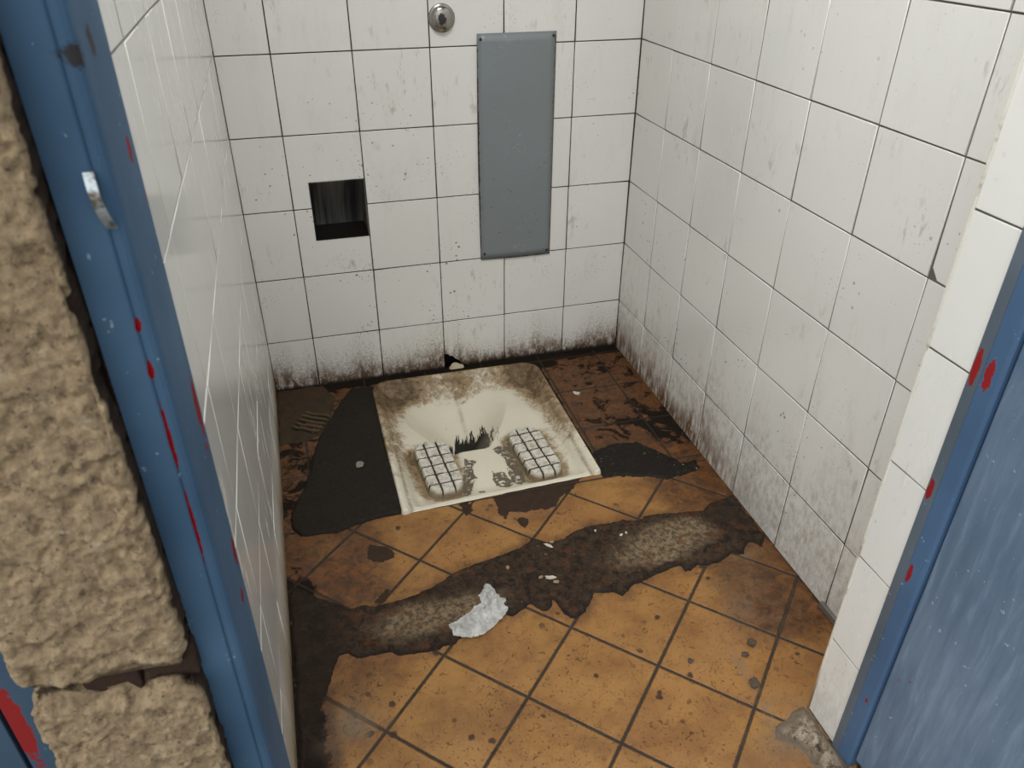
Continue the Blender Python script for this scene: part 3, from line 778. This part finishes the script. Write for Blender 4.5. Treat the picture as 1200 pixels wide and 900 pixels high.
def tis2(X, Y):
    d = sdf(X, Y, TIS) + .004 * fbm(X * 60, Y * 60, 13, 2)
    u = ((X + .728) * .78 + (Y + 1.018) * .62); v = (-(X + .728) * .62 + (Y + 1.018) * .78)
    m = sstep(.0, .012, d - .006) * sstep(.030, .010, np.abs(v + .008 * np.sin(u * 60)))
    Z = .0075 + crump(X, Y, 19, .0190) * m
    return zf(X, Y) + np.maximum(Z, .006), m > .08, {}
grid('fold', -.81, -.66, -1.082, -.925, .0018, tis2, m_, o)

# broken mortar at the foot of the tiled pier
n = N('broken_mortar')
c = n.mix(n.step(n.noise(28, 5, .7, dist=1), .38, .64), rgb(92, 76, 58), rgb(172, 158, 138))
c = n.mix(n.step(n.noise(60, 4, .7, off=4), .55, .64), c, rgb(56, 42, 31))
c = n.mix(n.step(n.attr('sd'), .028, .004), c, rgb(106, 92, 76))
M_BM = n.done(c, .85, 0, n.bump(n.noise(120, 5, .75), .004, 1))
MOR = [(-.181, -1.392), (-.200, -1.396), (-.222, -1.412), (-.262, -1.422), (-.275, -1.445), (-.252, -1.462), (-.236, -1.49), (-.240, -1.54), (-.225, -1.60), (-.178, -1.60), (-.178, -1.50)]
def mor(X, Y):
    d = sdf(X, Y, MOR) + .006 * fbm(X * 40, Y * 40, 6, 3)
    u = (X + .2) * .35 + (Y + 1.45) * .94; v = (X + .2) * .94 - (Y + 1.45) * .35
    lay = np.floor((v + .02 * fbm(u * 12, v * 12, 3, 3)) / .011) * .0035
    crk = np.abs(fbm(u * 14, v * 55, 41, 3))
    Z = np.minimum(d * .8, .0075 + lay * .4 + .005 * fbm(X * 60, Y * 60, 31, 4) - .005 * sstep(.14, .0, crk))
    Z = np.maximum(Z, np.minimum(d * .5, .001)); 
    return zf(X, Y) + np.maximum(Z, -.003), d > -.002, {'sd': np.clip(d, 0, .1)}
tag(grid('broken_mortar_heap', -.285, -.178, -1.61, -1.39, .0019, mor, M_BM),
    'crumbling beige mortar at the foot of the tiled pier, by the blue door', 'mortar')
# metal strip at the foot of the right wall
bm = bmesh.new(); add_box(bm, -.010, -.001, -1.262, -1.19, -.012, .004, bevel=.001)
tag(bm_obj('edging_strip', bm, n_simple('dull_zinc', (150, 146, 140), .4, .6)), 'short dull metal edging strip at the foot of the right wall', 'edging strip')
# shard of tile under the broken back wall tile
bm = bmesh.new()
pr = [(-.602, -.012), (-.589, -.006), (-.580, .004), (-.572, .013), (-.560, .017), (-.549, .014), (-.540, .008), (-.527, .004), (-.545, -.007), (-.575, -.013)]
lo = [bm.verts.new((x_, .002 + (z_ + .012) * .3, z_ + .014)) for x_, z_ in pr]
hi = [bm.verts.new((x_ + .001, -.010 + (z_ + .012) * .25, z_ + .010)) for x_, z_ in pr]
for i in range(len(pr)):
    j = (i + 1) % len(pr); bm.faces.new([lo[i], lo[j], hi[j], hi[i]])
bm.faces.new(hi); bm.faces.new(lo[::-1]); bmesh.ops.recalc_face_normals(bm, faces=bm.faces)
for v in bm.verts: v.co = Vector((-.566 + (v.co.x + .565) * .80, v.co.y, (v.co.z + .012) * .72 - .011))
bmesh.ops.translate(bm, verts=bm.verts, vec=(0, -.002, 0))
tag(bm_obj('tile_shard', bm, n_simple('creamy_ceramic_shard', (226, 212, 184), .5, 0, .25, .002, 70)),
    'broken cream tile shard propped in the hole behind the squat pan', 'tile shard')

# ------------------------------------------------------------------ niche, panel, flush button
n = N('streaked_steel')
xx, yy, zz = n.sep()
st_ = n.noise(34, 3, .6, vec=n.comb(xx, 0, n.mul(zz, .04)))
c = n.mix(n.step(st_, .38, .62), rgb(120, 118, 112), rgb(50, 52, 54))  # dark vertical streaks over grey steel
c = n.mix(n.step(n.noise(20, 4, .7), .55, .75, 0, .6), c, rgb(96, 86, 66))
M_NI = n.done(c, .5, .25)
NI = empty('paper_niche', ((NICHE[0] + NICHE[1]) / 2, 0, NICHE[2]))
tag(NI, 'square recessed metal niche with dark streaked inside, in the back wall', 'wall niche')
a0, a1, b0, b1 = NICHE
bm = bmesh.new(); t = .0018; D = .126
for q in [(a0, a1, -.001, D, b1 - t, b1), (a0, a0 + t, -.001, D, b0 + t, b1 - t), (a1 - t, a1, -.001, D, b0 + t, b1 - t)]:
    add_box(bm, *q)
bmesh.ops.translate(bm, verts=bm.verts, vec=(-NI.location.x, 0, -NI.location.z))
bm_obj('box_sides', bm, M_NI, NI)
bm = bmesh.new(); add_box(bm, a0, a1, -.001, D, b0, b0 + t)  # bottom plate, its shade put into the colour
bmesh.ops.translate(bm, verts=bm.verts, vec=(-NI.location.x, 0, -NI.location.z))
bm_obj('bottom_plate', bm, M_BLK, NI)['label'] = 'bottom plate with the niche shade painted in black'
# curved back that slopes away downwards
bm = bmesh.new(); rows = []
for k in range(15):
    f = k / 14; z_ = b1 - t - f * (b1 - b0 - 2 * t); y_ = .010 + .112 * math.sin(f * math.pi / 2) ** .9
    rows.append((bm.verts.new((a0 + t, y_, z_)), bm.verts.new((a1 - t, y_, z_))))
for A, B in zip(rows, rows[1:]): bm.faces.new([A[0], B[0], B[1], A[1]]).smooth = True
bmesh.ops.translate(bm, verts=bm.verts, vec=(-NI.location.x, 0, -NI.location.z))
bm_obj('back_plate', bm, M_NI, NI)

n = N('grey_painted_steel')
xx, yy, zz = n.sep()
c = n.mix(n.noise(5, 3, .5), rgb(128, 136, 140), rgb(118, 124, 126))
e_r = n.sub(.1105, xx)                                      # distance to the right edge
chipm = n.step(n.add(n.mul(e_r, 85), n.mul(n.noise(120, 4, .75, vec=n.comb(xx, 0, n.mul(zz, .6))), 1.9)), 1.38, 1.2)
c = n.mix(chipm, c, n.mix(n.noise(160, 3), rgb(52, 38, 30), rgb(150, 138, 124)))
e_l = n.add(xx, .1105)
c = n.mix(n.step(n.add(n.mul(e_l, 110), n.mul(n.noise(60, 4, .7, off=3), 1.6)), 1.12, .9), c, rgb(60, 48, 40))
ez = n.sub(zz, 0)
c = n.mix(n.step(n.add(n.mul(ez, 100), n.mul(n.noise(70, 4, .7, off=5), 1.6)), 1.10, .9), c, rgb(56, 42, 34))
spk = n.math('LESS_THAN', n.vor(70, n.vec('ADD', n.P, n.vec('MULTIPLY', n.noise(220, 1, .5, col=True), (.006, 0, .006)))), n.mul(n.step(zz, .5, .1), n.mul(n.step(n.noise(9, 3, .6), .4, .7), .19)))
c = n.mix(n.mul(spk, .85), c, rgb(50, 44, 40))
scr = n.mul(n.step(n.math('ABSOLUTE', n.sub(n.noise(14, 2, .5, dist=2, off=8), .5)), .004, .001), n.step(n.noise(8, 2, off=9), .56, .62))
c = n.mix(n.mul(scr, .5), c, rgb(190, 192, 190))
M_PANEL = n.done(c, .42, .1, n.bump(n.noise(3.5, 2, .4), .006, .5))
PN = empty('access_panel', (-.361, -.001, .370))
tag(PN, 'tall flat grey painted metal cover plate screwed to the back wall', 'cover plate')
bm = bmesh.new()
nx_, nz_ = 10, 28
V = {}
for i in range(nx_ + 1):
    for j in range(nz_ + 1):
        u = i / nx_; w = j / nz_
        x_ = -.1095 + .2195 * u + (.0015 - .003 * w) * 0
        if u < .5: x_ += .003 * math.sin(w * math.pi) * -1 * (1 - 2 * u)
        z_ = .0 + .636 * w + (0.003 if u < .5 else 0) * (1 - w) * (1 - 2 * u)
        bow = .0032 * math.sin(u * math.pi) * math.sin(w * math.pi)
        V[i, j] = bm.verts.new((x_, -.0030 - bow, z_))
for i in range(nx_):
    for j in range(nz_):
        bm.faces.new([V[i, j], V[i + 1, j], V[i + 1, j + 1], V[i, j + 1]]).smooth = True
r = bmesh.ops.extrude_face_region(bm, geom=list(bm.faces))
vv = [v for v in r['geom'] if isinstance(v, bmesh.types.BMVert)]
bmesh.ops.translate(bm, verts=vv, vec=(0, .0022, 0)); bmesh.ops.recalc_face_normals(bm, faces=bm.faces)
bm_obj('cover_sheet', bm, M_PANEL, PN)
M_SCREW = n_simple('dark_screw', (74, 70, 66), .5, .6)
for (sx, sz) in [(-.461, .992), (-.459, .391), (-.261, .383), (-.2585, .995)]:
    bm = bmesh.new(); bmesh.ops.create_cone(bm, cap_ends=True, segments=20, radius1=.0042, radius2=.0030, depth=.0022)
    add_box(bm, -.0030, .0030, -.0004, .0004, .0008, .0013)
    bmesh.ops.rotate(bm, verts=bm.verts, matrix=Matrix.Rotation(math.pi / 2, 3, 'X'))
    o = bm_obj('screw', bm, M_SCREW, PN); o.location = (sx + .361, -.0042, sz - .370)

BT = empty('flush_button', (-.562, 0, 1.046))
tag(BT, 'round worn chrome flush button high on the back wall', 'flush button')
n = N('worn_chrome')
w_ = n.step(n.add(n.mul(n.vec('LENGTH', n.vec('MULTIPLY', n.vec('ADD', n.P, (.002, 0, .001)), (1.25, 0, .95))), 42), n.mul(n.noise(95, 4, .7), 1.1)), 1.12, 1.02)
c = n.mix(n.noise(40, 4), rgb(180, 178, 172), rgb(146, 142, 134))
c = n.mix(w_, c, rgb(48, 48, 46))
M_CHR = n.done(c, n.mix(n.mx(w_, n.step(n.noise(30, 4, .7), .4, .7)), .16, .5), n.sub(1, n.mul(w_, .7)), n.bump(w_, .0008))
def lathe(name, prof, mat, parent, seg=48):
    bm = bmesh.new(); rings = []
    for r_, h_ in prof:
        rings.append([bm.verts.new((r_ * math.cos(t), -h_, r_ * math.sin(t))) for t in [2 * math.pi * k / seg for k in range(seg)]])
    for A, B in zip(rings, rings[1:]):
        for k in range(seg): bm.faces.new([A[k], A[(k + 1) % seg], B[(k + 1) % seg], B[k]])
    bm.faces.new(rings[-1]); bmesh.ops.recalc_face_normals(bm, faces=bm.faces)
    return bm_obj(name, bm, mat, parent, True)
lathe('rosette', [(.0345, -.0005), (.0345, .003), (.0335, .005), (.0290, .006)], M_CHR, BT)
lathe('push_cap', [(.0295, .0045)] + [(.0295 * math.cos(t), .011 + .010 * math.sin(t)) for t in [math.pi / 2 * k / 9 for k in range(9)]], M_CHR, BT)

# ------------------------------------------------------------------ blue door and frames
def blue_mat(name, a=(86, 116, 144), b=(66, 94, 122), red=True, streaks=False, blobs=(), rust=(), spec=.4):
    n = N(name)
    c = n.mix(n.step(n.noise(4, 3, .5), .3, .7), rgb(*a), rgb(*b))
    xx, yy, zz = n.sep(n.W)
    if streaks:
        s = n.noise(26, 4, .65, vec=n.comb(n.mul(xx, 2.0), n.mul(yy, 2.0), n.mul(zz, .22)), dist=.4)
        c = n.mix(n.step(s, .48, .72, 0, .40), c, rgb(132, 150, 170))
        c = n.mix(n.step(s, .50, .30, 0, .45), c, rgb(74, 90, 110))
    c = n.mix(n.step(n.noise(90, 3, .7), .68, .72, 0, .6), c, rgb(170, 184, 196))
    if red:
        rm = n.mul(n.step(n.noise(32, 3, .6, vec=n.comb(xx, yy, n.mul(zz, .6)), off=5), .655, .675), n.step(n.noise(5, 2, .5, off=8), .60, .64))
        c = n.mix(rm, c, rgb(130, 22, 26))
    for (p, r_, sz) in blobs:
        dd = n.vec('LENGTH', n.vec('MULTIPLY', n.vec('SUBTRACT', n.W, p), (1, 1, sz)))
        k = n.step(n.add(dd, n.mul(n.sub(n.noise(120, 3, .7), .5), r_ * 1.4)), r_, r_ * .85)
        c = n.mix(k, c, rgb(134, 20, 24))
    for (p, r_, sz) in rust:
        dd = n.vec('LENGTH', n.vec('MULTIPLY', n.vec('SUBTRACT', n.W, p), (1, 1, sz)))
        k = n.step(n.add(dd, n.mul(n.sub(n.noise(110, 4, .75), .5), r_ * 2.6)), r_, r_ * .6, 0, .85)
        c = n.mix(k, c, n.mix(n.noise(80, 4), rgb(74, 60, 46), rgb(40, 34, 28)))
    h = n.add(n.noise(60, 4, .6), n.mul(n.noise(10, 3), .8))
    return n.done(c, .5, 0, n.bump(h, .0008, .7), spec=spec)
RB = [((-1.100, -1.523, 1.153), .007, .7), ((-1.100, -1.502, 1.111), .004, 1), ((-1.100, -1.515, .922), .010, .32), ((-1.100, -1.512, .745), .009, .5), ((-1.100, -1.515, .88), .005, 1), ((-1.100, -1.53, .70), .008, .8),
      ((-1.1105, -1.601, 1.05), .0030, .5), ((-1.1105, -1.601, 1.012), .0026, .3), ((-1.1105, -1.601, .95), .0020, .06), ((-1.1105, -1.601, .86), .0017, .04)]
RS = [((-1.104, -1.60, 1.229), .009, .75), ((-1.100, -1.56, 1.232), .010, .9)]
M_JAMB = blue_mat('blue_gloss_paint_jamb', (82, 110, 136), (64, 90, 116), False, False, RB, RS, .05)
DF = empty('door_frame', (-1.12, -1.55, 0)); DF['kind'] = 'structure'
tag(DF, 'blue painted steel door frame of the open cubicle', 'door frame')
def shift(bm, root): bmesh.ops.translate(bm, verts=bm.verts, vec=-Vector(root.location)); return bm
bm = bmesh.new()
prof = [(-1.1375, -1.6035), (-1.1125, -1.6035), (-1.1112, -1.6025), (-1.1105, -1.6005), (-1.1055, -1.6000), (-1.1025, -1.5985), (-1.1005, -1.5955), (-1.1000, -1.590), (-1.1000, -1.5015), (-1.1020, -1.5), (-1.1285, -1.5), (-1.1375, -1.515)]
add_prism(bm, prof, -.02, 2.05)
bm_obj('jamb', shift(bm, DF), M_JAMB, DF)['label'] = 'left jamb'
M_JR = blue_mat('blue_gloss_paint_rebate', (70, 98, 130), (60, 86, 116), False, False, [((-.1825, -1.509, .80), .006, .25), ((-.182, -1.505, .45), .004, .2), ((-.182, -1.515, .16), .003, .5)])
M_JG = blue_mat('grey_blue_flange_paint', (92, 104, 116), (76, 86, 96), False, False, [((-.1835, -1.489, .80), .006, .2), ((-.1835, -1.489, .60), .005, .25)])  # flange strip coloured greyer than the jamb
bm = bmesh.new()
add_prism(bm, [(-.1835, -1.483), (-.1800, -1.483), (-.1800, -1.5000), (-.1835, -1.5000)], -.03, 2.05)
bm_obj('jamb_flange', shift(bm, DF), M_JG, DF)
bm = bmesh.new()
add_prism(bm, [(-.1830, -1.5001), (-.1795, -1.5001), (-.13, -1.5001), (-.13, -1.527), (-.1775, -1.527), (-.1805, -1.522)], -.03, 2.05)
bm_obj('jamb', shift(bm, DF), M_JR, DF)['label'] = 'right jamb'
bm = bmesh.new(); add_box(bm, -1.1375, -.13, -1.60, -1.50, 2.05, 2.11)
bm_obj('frame_head', shift(bm, DF), M_JAMB, DF)
# strike hook on the left jamb
n = N('scraped_aluminium')
c = n.mix(n.step(n.noise(70, 4, .7), .4, .65), rgb(176, 186, 190), rgb(84, 74, 62))
M_HOOK = n.done(c, .35, .7)
HK = empty('strike_plate', (-1.1135, -1.6035, 1.142)); HK.parent = DF; HK.matrix_parent_inverse = Matrix.Translation(-Vector(DF.location))
bm = bmesh.new()
pth = [(.003 + .0005 * k, -.001 - .0085 * math.sin(math.pi * k / 10) , .019 - .0038 * k) for k in range(11)]
for a, b in zip(pth, pth[1:]): pass
rows = []
for p in pth:
    rows.append([bm.verts.new((p[0] + dx_, p[1] + dy_, p[2])) for dx_, dy_ in [(-.003, 0), (.0035, 0), (.0035, .0018), (-.003, .0018)]])
for A, B in zip(rows, rows[1:]):
    for k in range(4): bm.faces.new([A[k], A[(k + 1) % 4], B[(k + 1) % 4], B[k]])
bm.faces.new(rows[0]); bm.faces.new(rows[-1][::-1]); bmesh.ops.recalc_face_normals(bm, faces=bm.faces)
o = bm_obj('strike_hook', bm, M_HOOK, None); o.parent = DF; o.location = Vector((-1.1165, -1.6035, 1.142)) - Vector(DF.location)
bpy.data.objects.remove(HK)

# open door leaf on the right
DR = empty('door_1', (-.165, -1.535, 0)); DR['kind'] = 'structure'
tag(DR, 'large blue painted door leaf standing open at the right edge', 'door')
M_LEAF = blue_mat('blue_brushed_paint', (98, 116, 136), (80, 101, 123), True, True)
ang = math.radians(-4)
bm = bmesh.new()
add_box(bm, -.1740, -.134, -2.45, -1.529, .01, 2.02, bevel=.004)
bmesh.ops.rotate(bm, verts=bm.verts, cent=(-.174, -1.529, 0), matrix=Matrix.Rotation(math.radians(3), 3, 'Z'))
bm_obj('door_leaf', shift(bm, DR), M_LEAF, DR)

# neighbouring cubicle door and frame, left of the stone pier
DN = empty('door_2', (-1.34, -1.58, 0)); DN['kind'] = 'structure'
tag(DN, 'blue neighbouring door with red paint scrape, lower left edge behind the stone', 'door')
M_NB = blue_mat('blue_paint_neighbour', (60, 84, 106), (48, 70, 90), False, False, [((-1.302, -1.602, .665), .0085, .13), ((-1.306, -1.602, .72), .004, .3)])
bm = bmesh.new(); add_box(bm, -1.3085, -1.262, -1.602, -1.52, -.02, 2.05, bevel=.001)
bm_obj('jamb', shift(bm, DN), M_NB, DN)
bm = bmesh.new(); add_box(bm, -2.1, -1.3125, -1.602, -1.56, 0.0, 2.05, bevel=.001)
bm_obj('door_leaf', shift(bm, DN), M_NB, DN)

# masonry above the doors and beyond the right jamb
bm = bmesh.new()
add_box(bm, -2.3, 1.6, -1.60, -1.50, 2.11, 2.5); add_box(bm, -.128, 1.6, -1.60, -1.515, -.05, 2.11); add_box(bm, -2.3, -1.27, -1.54, -1.50, -.05, 2.11)
tag(bm_obj('wall_front', bm, n_simple('outer_render', (170, 160, 142), .95, 0, .2, .003, 15)), 'outer wall above and beside the doorway', 'wall', kind='structure')

# ------------------------------------------------------------------ stone pier in the foreground
n = N('rough_beige_stone')
c = n.mix(n.step(n.noise(60, 5, .7), .3, .7), rgb(206, 180, 142), rgb(160, 136, 106))
c = n.mix(n.step(n.noise(90, 4, .8, off=5), .52, .68, 0, .75), c, rgb(100, 80, 62))
c = n.mix(n.step(n.noise(50, 4, .7, off=15), .60, .70, 0, .6), c, rgb(222, 206, 176))
c = n.mix(n.step(n.vor(90, n.vec('ADD', n.P, n.vec('MULTIPLY', n.noise(120, 2, col=True), (.01, .01, .01)))), .14, .08, 0, .7), c, rgb(70, 56, 46))
xx, yy, zz = n.sep(n.W)
sd_ = n.mul(n.step(n.add(yy, n.mul(n.sub(n.noise(50, 3, .6), .5), .012)), -1.626, -1.619), n.step(xx, -1.16, -1.15))
c = n.mix(sd_, c, n.mix(n.noise(45, 4, .7, off=8), rgb(88, 62, 38), rgb(36, 26, 18)))
h = n.add(n.noise(120, 6, .8), n.mul(n.vor(110), .7))
M_STONE = n.done(c, .95, 0, n.bump(h, .009, 1.0))

def stone(name, z0, z1, xl, xr, seed, botf, topf, lab, cat='stone block'):
    yF, yB = -1.632, -1.545
    # closed loop in plan, denser on the front
    cr = .008
    loop = []
    w = xr - xl
    for k in range(80): loop.append((xl + cr + (w - 2 * cr) * k / 79, yF, 0, -1))
    for k in range(1, 8): t = math.pi / 2 * k / 8; loop.append((xr - cr + cr * math.sin(t), yF + cr - cr * math.cos(t), math.sin(t), -math.cos(t)))
    for k in range(14): loop.append((xr, yF + cr + (yB - yF - cr) * k / 13, 1, 0))
    for k in range(1, 10): loop.append((xr - w * k / 10, yB, 0, 1))
    for k in range(14): loop.append((xl, yB - (yB - yF - cr) * k / 13, -1, 0))
    for k in range(1, 8): t = math.pi / 2 * k / 8; loop.append((xl + cr - cr * math.cos(t), yF + cr - cr * math.sin(t), -math.cos(t), -math.sin(t)))
    L = np.array(loop); n_ = len(L)
    nz = int((z1 - z0) / .0022) + 1
    F = np.linspace(0, 1, nz)[:, None]
    zb = botf(L[:, 0])[None]; zt = topf(L[:, 0])[None]
    Zc = zb + (zt - zb) * F
    X = np.repeat(L[None, :, 0], nz, 0); Y = np.repeat(L[None, :, 1], nz, 0)
    NXn = L[None, :, 2]; NYn = L[None, :, 3]
    arc = X + Y * .9
    disp = .0022 * fbm(arc * 9, Zc * 9, seed, 2) + .0012 * fbm(arc * 110, Zc * 95, seed + 7, 3) - .0042 * sstep(.05, .75, fbm(arc * 62, Zc * 70, seed + 31, 3)) - .0014 * np.abs(fbm(arc * 150, Zc * 150, seed + 17, 2))
    # edges of the block are rounded off towards its bed joints
    ed = np.minimum(Zc - zb, zt - Zc); rd = .010 * sstep(.020, 0, ed) ** 1.5
    disp = disp - rd
    X = X + NXn * disp; Y = Y + NYn * disp
    V = np.stack([X, Y, Zc + .0012 * fbm(X * 60, Y * 60 + Zc * 60, seed + 3, 2)], -1).reshape(-1, 3)
    Q = []
    I = np.arange(nz * n_).reshape(nz, n_)
    J = np.roll(I, -1, 1)
    Q = np.stack([I[:-1], J[:-1], J[1:], I[1:]], -1).reshape(-1, 4)
    me = quadmesh(name, V, Q)
    bm = bmesh.new(); bm.from_mesh(me); bm.verts.ensure_lookup_table()
    bm.faces.new([bm.verts[i] for i in I[0][::-1]]); bm.faces.new([bm.verts[i] for i in I[-1]])
    bm.to_mesh(me); bm.free()
    o = link(name, me, M_STONE, None, True)
    return tag(o, lab, cat)
GT = [(-1.30, .735), (-1.262, .733), (-1.240, .722), (-1.225, .724), (-1.212, .730), (-1.20, .731), (-1.189, .734), (-1.170, .729), (-1.160, .724), (-1.149, .723), (-1.140, .732), (-1.12, .742)]
GB = [(-1.30, .729), (-1.262, .727), (-1.240, .7185), (-1.232, .712), (-1.222, .709), (-1.212, .711), (-1.200, .713), (-1.191, .699), (-1.180, .706), (-1.170, .711), (-1.155, .709), (-1.143, .703), (-1.12, .700)]
ft = lambda x: np.interp(x, [p[0] for p in GT], [p[1] for p in GT])
fb = lambda x: np.interp(x, [p[0] for p in GB], [p[1] for p in GB])
stone('stone_block', .73, 1.75, -1.274, -1.1375, 3, ft, lambda x: x * 0 + 1.75, 'large rough beige stone block left of the blue door jamb, above the crack')
stone('stone_block', .05, .71, -1.276, -1.1350, 41, lambda x: x * 0 - .02, lambda x: fb(x) - .0015, 'lower rough beige stone block at the bottom left, below the crack')
# iron cramp and mortar inside the joint
bm = bmesh.new()
add_box(bm, -1.232, -1.185, -1.618, -1.57, .695, .745, bevel=.002); add_box(bm, -1.180, -1.136, -1.616, -1.57, .698, .738, bevel=.003)
o = bm_obj('iron_cramp', bm, M_RUST)
tag(o, 'rusty brown iron cramp inside the crack between the stone blocks', 'iron cramp')
# rusty joint filling between stone and jamb
def fill():
    nz, nx = 420, 8
    F = np.linspace(-.02, 2.05, nz)[:, None]; U = np.linspace(-1.142, -1.1365, nx)[None]
    X = np.repeat(U, nz, 0); Z = np.repeat(F, nx, 1)
    Y = -1.594 - .006 * fbm(Z * 22, X * 90, 5, 4) 
    I = np.arange(nz * nx).reshape(nz, nx)
    Q = np.stack([I[:-1, :-1], I[:-1, 1:], I[1:, 1:], I[1:, :-1]], -1).reshape(-1, 4)
    V = np.stack([X, Y, Z], -1).reshape(-1, 3)
    Bv = V.copy(); Bv[:, 1] = -1.54; m = len(V)
    e = []
    for a in (I[:, 0], I[::-1, -1]):
        e += [[a[k], a[k + 1], a[k + 1] + m, a[k] + m] for k in range(len(a) - 1)]
    Q = np.concatenate([Q, Q[:, ::-1] + m, np.array(e)])
    return quadmesh('joint', np.concatenate([V, Bv]), Q)
n = N('rusty_joint_filler')
c = n.mix(n.noise(40, 5, .7), rgb(82, 58, 34), rgb(34, 25, 18))
c = n.mix(n.step(n.noise(16, 4, .7, off=4), .55, .68), c, rgb(120, 86, 48))
M_FILL = n.done(c, .9, 0, n.bump(n.noise(120, 4, .7), .004))
o = link('trim_2', fill(), M_FILL, None, True)
tag(o, 'crumbling rusty brown joint filler between stone and blue jamb', 'joint filler', kind='structure')

SKY = 2.9
# ------------------------------------------------------------------ light: overcast sky outside the open door
w = bpy.data.worlds.new('overcast_sky'); SC.world = w; w.use_nodes = True
t = w.node_tree; t.nodes.clear()
wo = t.nodes.new('ShaderNodeOutputWorld'); bg = t.nodes.new('ShaderNodeBackground'); t.links.new(bg.outputs[0], wo.inputs[0])
tc = t.nodes.new('ShaderNodeTexCoord'); sp = t.nodes.new('ShaderNodeSeparateXYZ'); t.links.new(tc.outputs['Generated'], sp.inputs[0])
mr = t.nodes.new('ShaderNodeMapRange'); mr.inputs[1].default_value = -.1; mr.inputs[2].default_value = .9; mr.inputs[3].default_value = .35; mr.inputs[4].default_value = 1.0
t.links.new(sp.outputs[2], mr.inputs[0]); t.links.new(mr.outputs[0], bg.inputs[1])
ml = t.nodes.new('ShaderNodeMath'); ml.operation = 'MULTIPLY'; ml.inputs[1].default_value = SKY
mg = t.nodes.new('ShaderNodeMapRange'); mg.inputs[1].default_value = -1; mg.inputs[2].default_value = .8; mg.inputs[3].default_value = 1.3; mg.inputs[4].default_value = .15
t.links.new(sp.outputs[0], mg.inputs[0])
m3 = t.nodes.new('ShaderNodeMath'); m3.operation = 'MULTIPLY'; t.links.new(mr.outputs[0], m3.inputs[0]); t.links.new(mg.outputs[0], m3.inputs[1])
t.links.new(m3.outputs[0], ml.inputs[0]); t.links.new(ml.outputs[0], bg.inputs[1])
bg.inputs[0].default_value = (.97, .99, 1.0, 1)

def area(name, loc, target, sx, sy, power, col=(1, 1, 1)):
    l = bpy.data.lights.new(name, 'AREA'); l.shape = 'RECTANGLE'; l.size = sx; l.size_y = sy; l.energy = power; l.color = col
    o = bpy.data.objects.new(name, l); COL.objects.link(o); o.location = loc
    o.rotation_euler = (Vector(target) - Vector(loc)).to_track_quat('-Z', 'Y').to_euler()
    return o

_l = area('added_fill_light', (-.70, -1.18, 2.37), (-.34, -.80, .9), .5, .3, 12, (1, .995, .985)); _l.data.spread = math.radians(125)  # added fill to brighten the interior, not a fitting of the cubicle

# ------------------------------------------------------------------ camera
cd = bpy.data.cameras.new('camera'); cam = bpy.data.objects.new('camera', cd); COL.objects.link(cam)
R = [[0.961212, -0.27578, 0.004071], [-0.143207, -0.511646, -0.847178], [0.235718, 0.813735, -0.531294]]
Rm = Matrix([[R[0][i], -R[1][i], -R[2][i]] for i in range(3)])
cam.matrix_world = Matrix.Translation((-.9907, -2.1446, 1.3091)) @ Rm.to_4x4()
cd.sensor_fit = 'HORIZONTAL'; cd.sensor_width = 36; cd.lens = 36 * 910.3 / 1200
cd.clip_start = .01
cd.dof.use_dof = True; cd.dof.focus_distance = 2.0; cd.dof.aperture_fstop = 11
SC.camera = cam
SC.view_settings.view_transform = 'Standard'; SC.view_settings.look = 'None'; SC.view_settings.gamma = 1
SC.view_settings.use_curve_mapping = False
SC.view_settings.exposure = 0.12
SC.cycles.use_denoising = True
SC.cycles.max_bounces = 10; SC.cycles.diffuse_bounces = 6; SC.cycles.glossy_bounces = 4
SC.cycles.sample_clamp_indirect = 4
